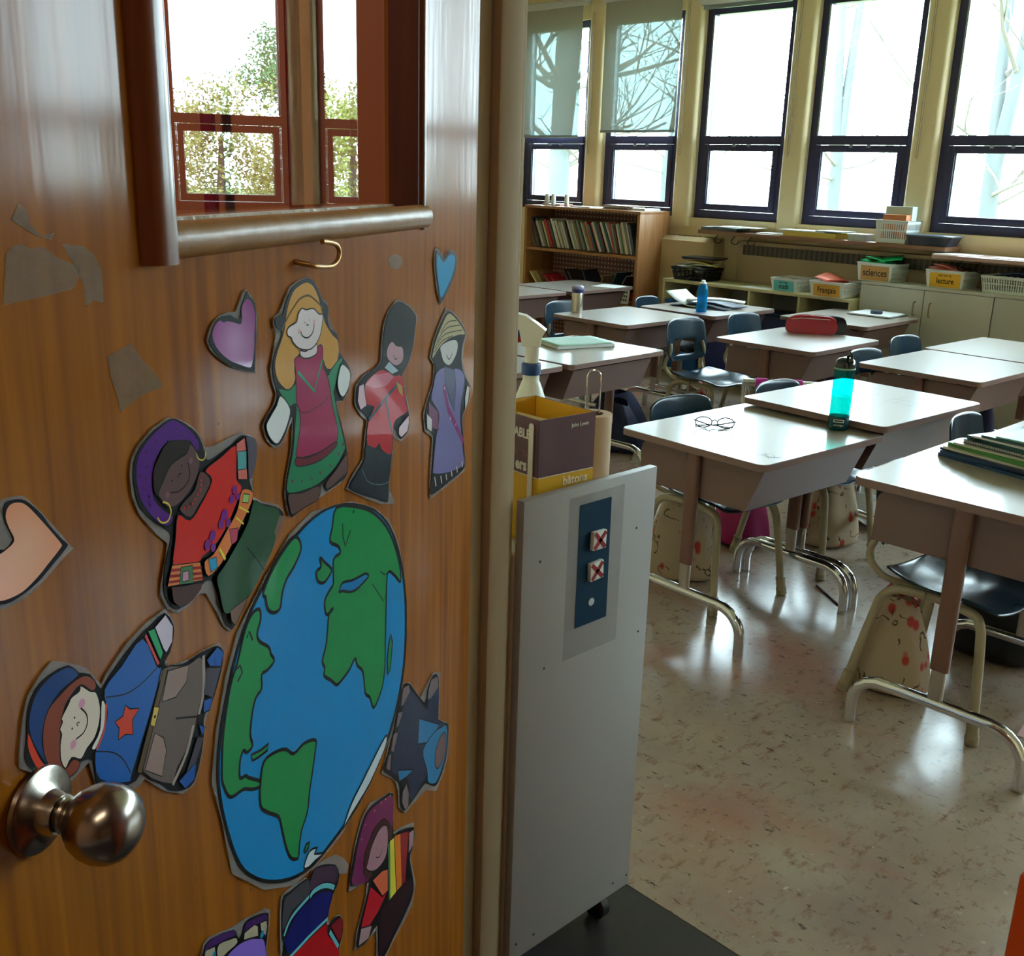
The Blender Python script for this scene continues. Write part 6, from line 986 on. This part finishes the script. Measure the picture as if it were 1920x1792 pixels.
def bare_tree(x, y, r, stems, seed, label, h=5.0, nb=9):
    t = thing('bare_tree', label, 'tree', (x, y, -.7), 0, 'leafless trees outside the windows'); rnd = random.Random(seed)
    g = B(); fk = 2.4
    g.tube([(0, 0, 0), (.02, 0, 1.2), (0, 0, fk)], [r * 1.25, r * 1.05, r], 12); tips = []
    for (dx, dy) in stems:
        P = [Vector((0, 0, fk - .3))]; R = [r * .9]
        for i in range(1, 6): P.append(Vector((dx * i / 5 * h * (1 + .1 * sin(i * 2)), dy * i / 5 * h, fk + h * i / 5))); R.append(r * (.85 - .12 * i))
        g.tube(P, R, 10); tips.append((P, R))
    g.build('trunk', M_BARK, t)
    g = B()
    for P, R in tips:
        for k in range(nb):
            i = rnd.randint(1, 5); a = rnd.uniform(0, 2 * pi)
            branch(g, P[i], Vector((cos(a), sin(a), rnd.uniform(-.1, .7))).normalized(), rnd.uniform(1.5, 2.8), R[i] * .42, 2, rnd)
    for k in range(5):
        a = rnd.uniform(0, 2 * pi); branch(g, Vector((0, 0, rnd.uniform(1.6, fk + .2))), Vector((cos(a), sin(a), rnd.uniform(.1, .7))).normalized(), rnd.uniform(1.6, 3.2), r * .28, 2, rnd)
    g.build('branches', M_TWIG, t)
bare_tree(-13.30, 14.0, .19, [(-.06, .05), (.17, -.02)], 3, 'thick forked bare tree seen through the leftmost blind')
bare_tree(-14.2, 18.2, .09, [(.30, .05), (.05, .15)], 11, 'thinner bare tree with slanting boughs seen through the second blind')
bare_tree(-7.9, 14.0, .085, [(-.10, .0), (-.01, .1)], 5, 'pale forked bare tree behind the second uncovered window', nb=2)
bare_tree(-5.95, 14.6, .11, [(.12, .0), (-.12, .12)], 8, 'pale bare tree behind the third uncovered window', nb=2)
M_LEAF = [mat('olive_leaves', (118, 128, 62), .8, var=.3, scale=2), mat('green_leaves', (70, 112, 66), .8, var=.3, scale=2), mat('rusty_leaves', (128, 124, 66), .8, var=.3, scale=2)]
def bush_tree(x, y, w_, h, mi, seed, label):
    t = thing('leafy_tree', label, 'tree', (x, y, -.7), 0, 'leafy trees outside the right-hand windows'); rnd = random.Random(seed)
    B().tube([(0, 0, 0), (.05, 0, h * .4), (0, .05, h * .8)], [.12, .09, .03], 8).build('trunk', M_BARK, t)
    bm = bmesh.new()
    cl = [(Vector((rnd.gauss(0, w_ * .3), rnd.gauss(0, w_ * .25), h * rnd.uniform(.12, 1.0))), rnd.uniform(.2, .5)) for _ in range(52)]
    for c, rr in cl:
        k = 1 - abs(c.z / h - .4); c.x *= max(.25, k); c.y *= max(.25, k)
        for _ in range(150):
            d = Vector((rnd.gauss(0, 1), rnd.gauss(0, 1), rnd.gauss(0, 1))).normalized() * rr * rnd.random() ** .4; p = c + d; s = rnd.uniform(.02, .045)
            a = Vector((rnd.uniform(-1, 1), rnd.uniform(-1, 1), rnd.uniform(-1, 1))).normalized() * s; b_ = a.orthogonal().normalized() * s * .6
            bm.faces.new([bm.verts.new(p + q) for q in (a, b_, -a, -b_)])
    me = bpy.data.meshes.new('foliage'); bm.to_mesh(me); bm.free(); me.materials.append(M_LEAF[mi])
    o = bpy.data.objects.new('foliage', me); COL.objects.link(o); o.parent = t
bush_tree(-2.6, 15.5, 2.4, 2.9, 0, 1, 'olive leafy tree reflected in the door glass, nearest the hinge')
bush_tree(-.75, 16.0, 2.3, 3.0, 2, 2, 'rust-tinged leafy tree reflected in the middle of the door glass')
bush_tree(-1.9, 19.5, 2.2, 4.1, 1, 4, 'tall green leafy tree standing behind the olive one')
bush_tree(.75, 17.5, 2.0, 2.6, 1, 5, 'dark green leafy tree farthest right outside')
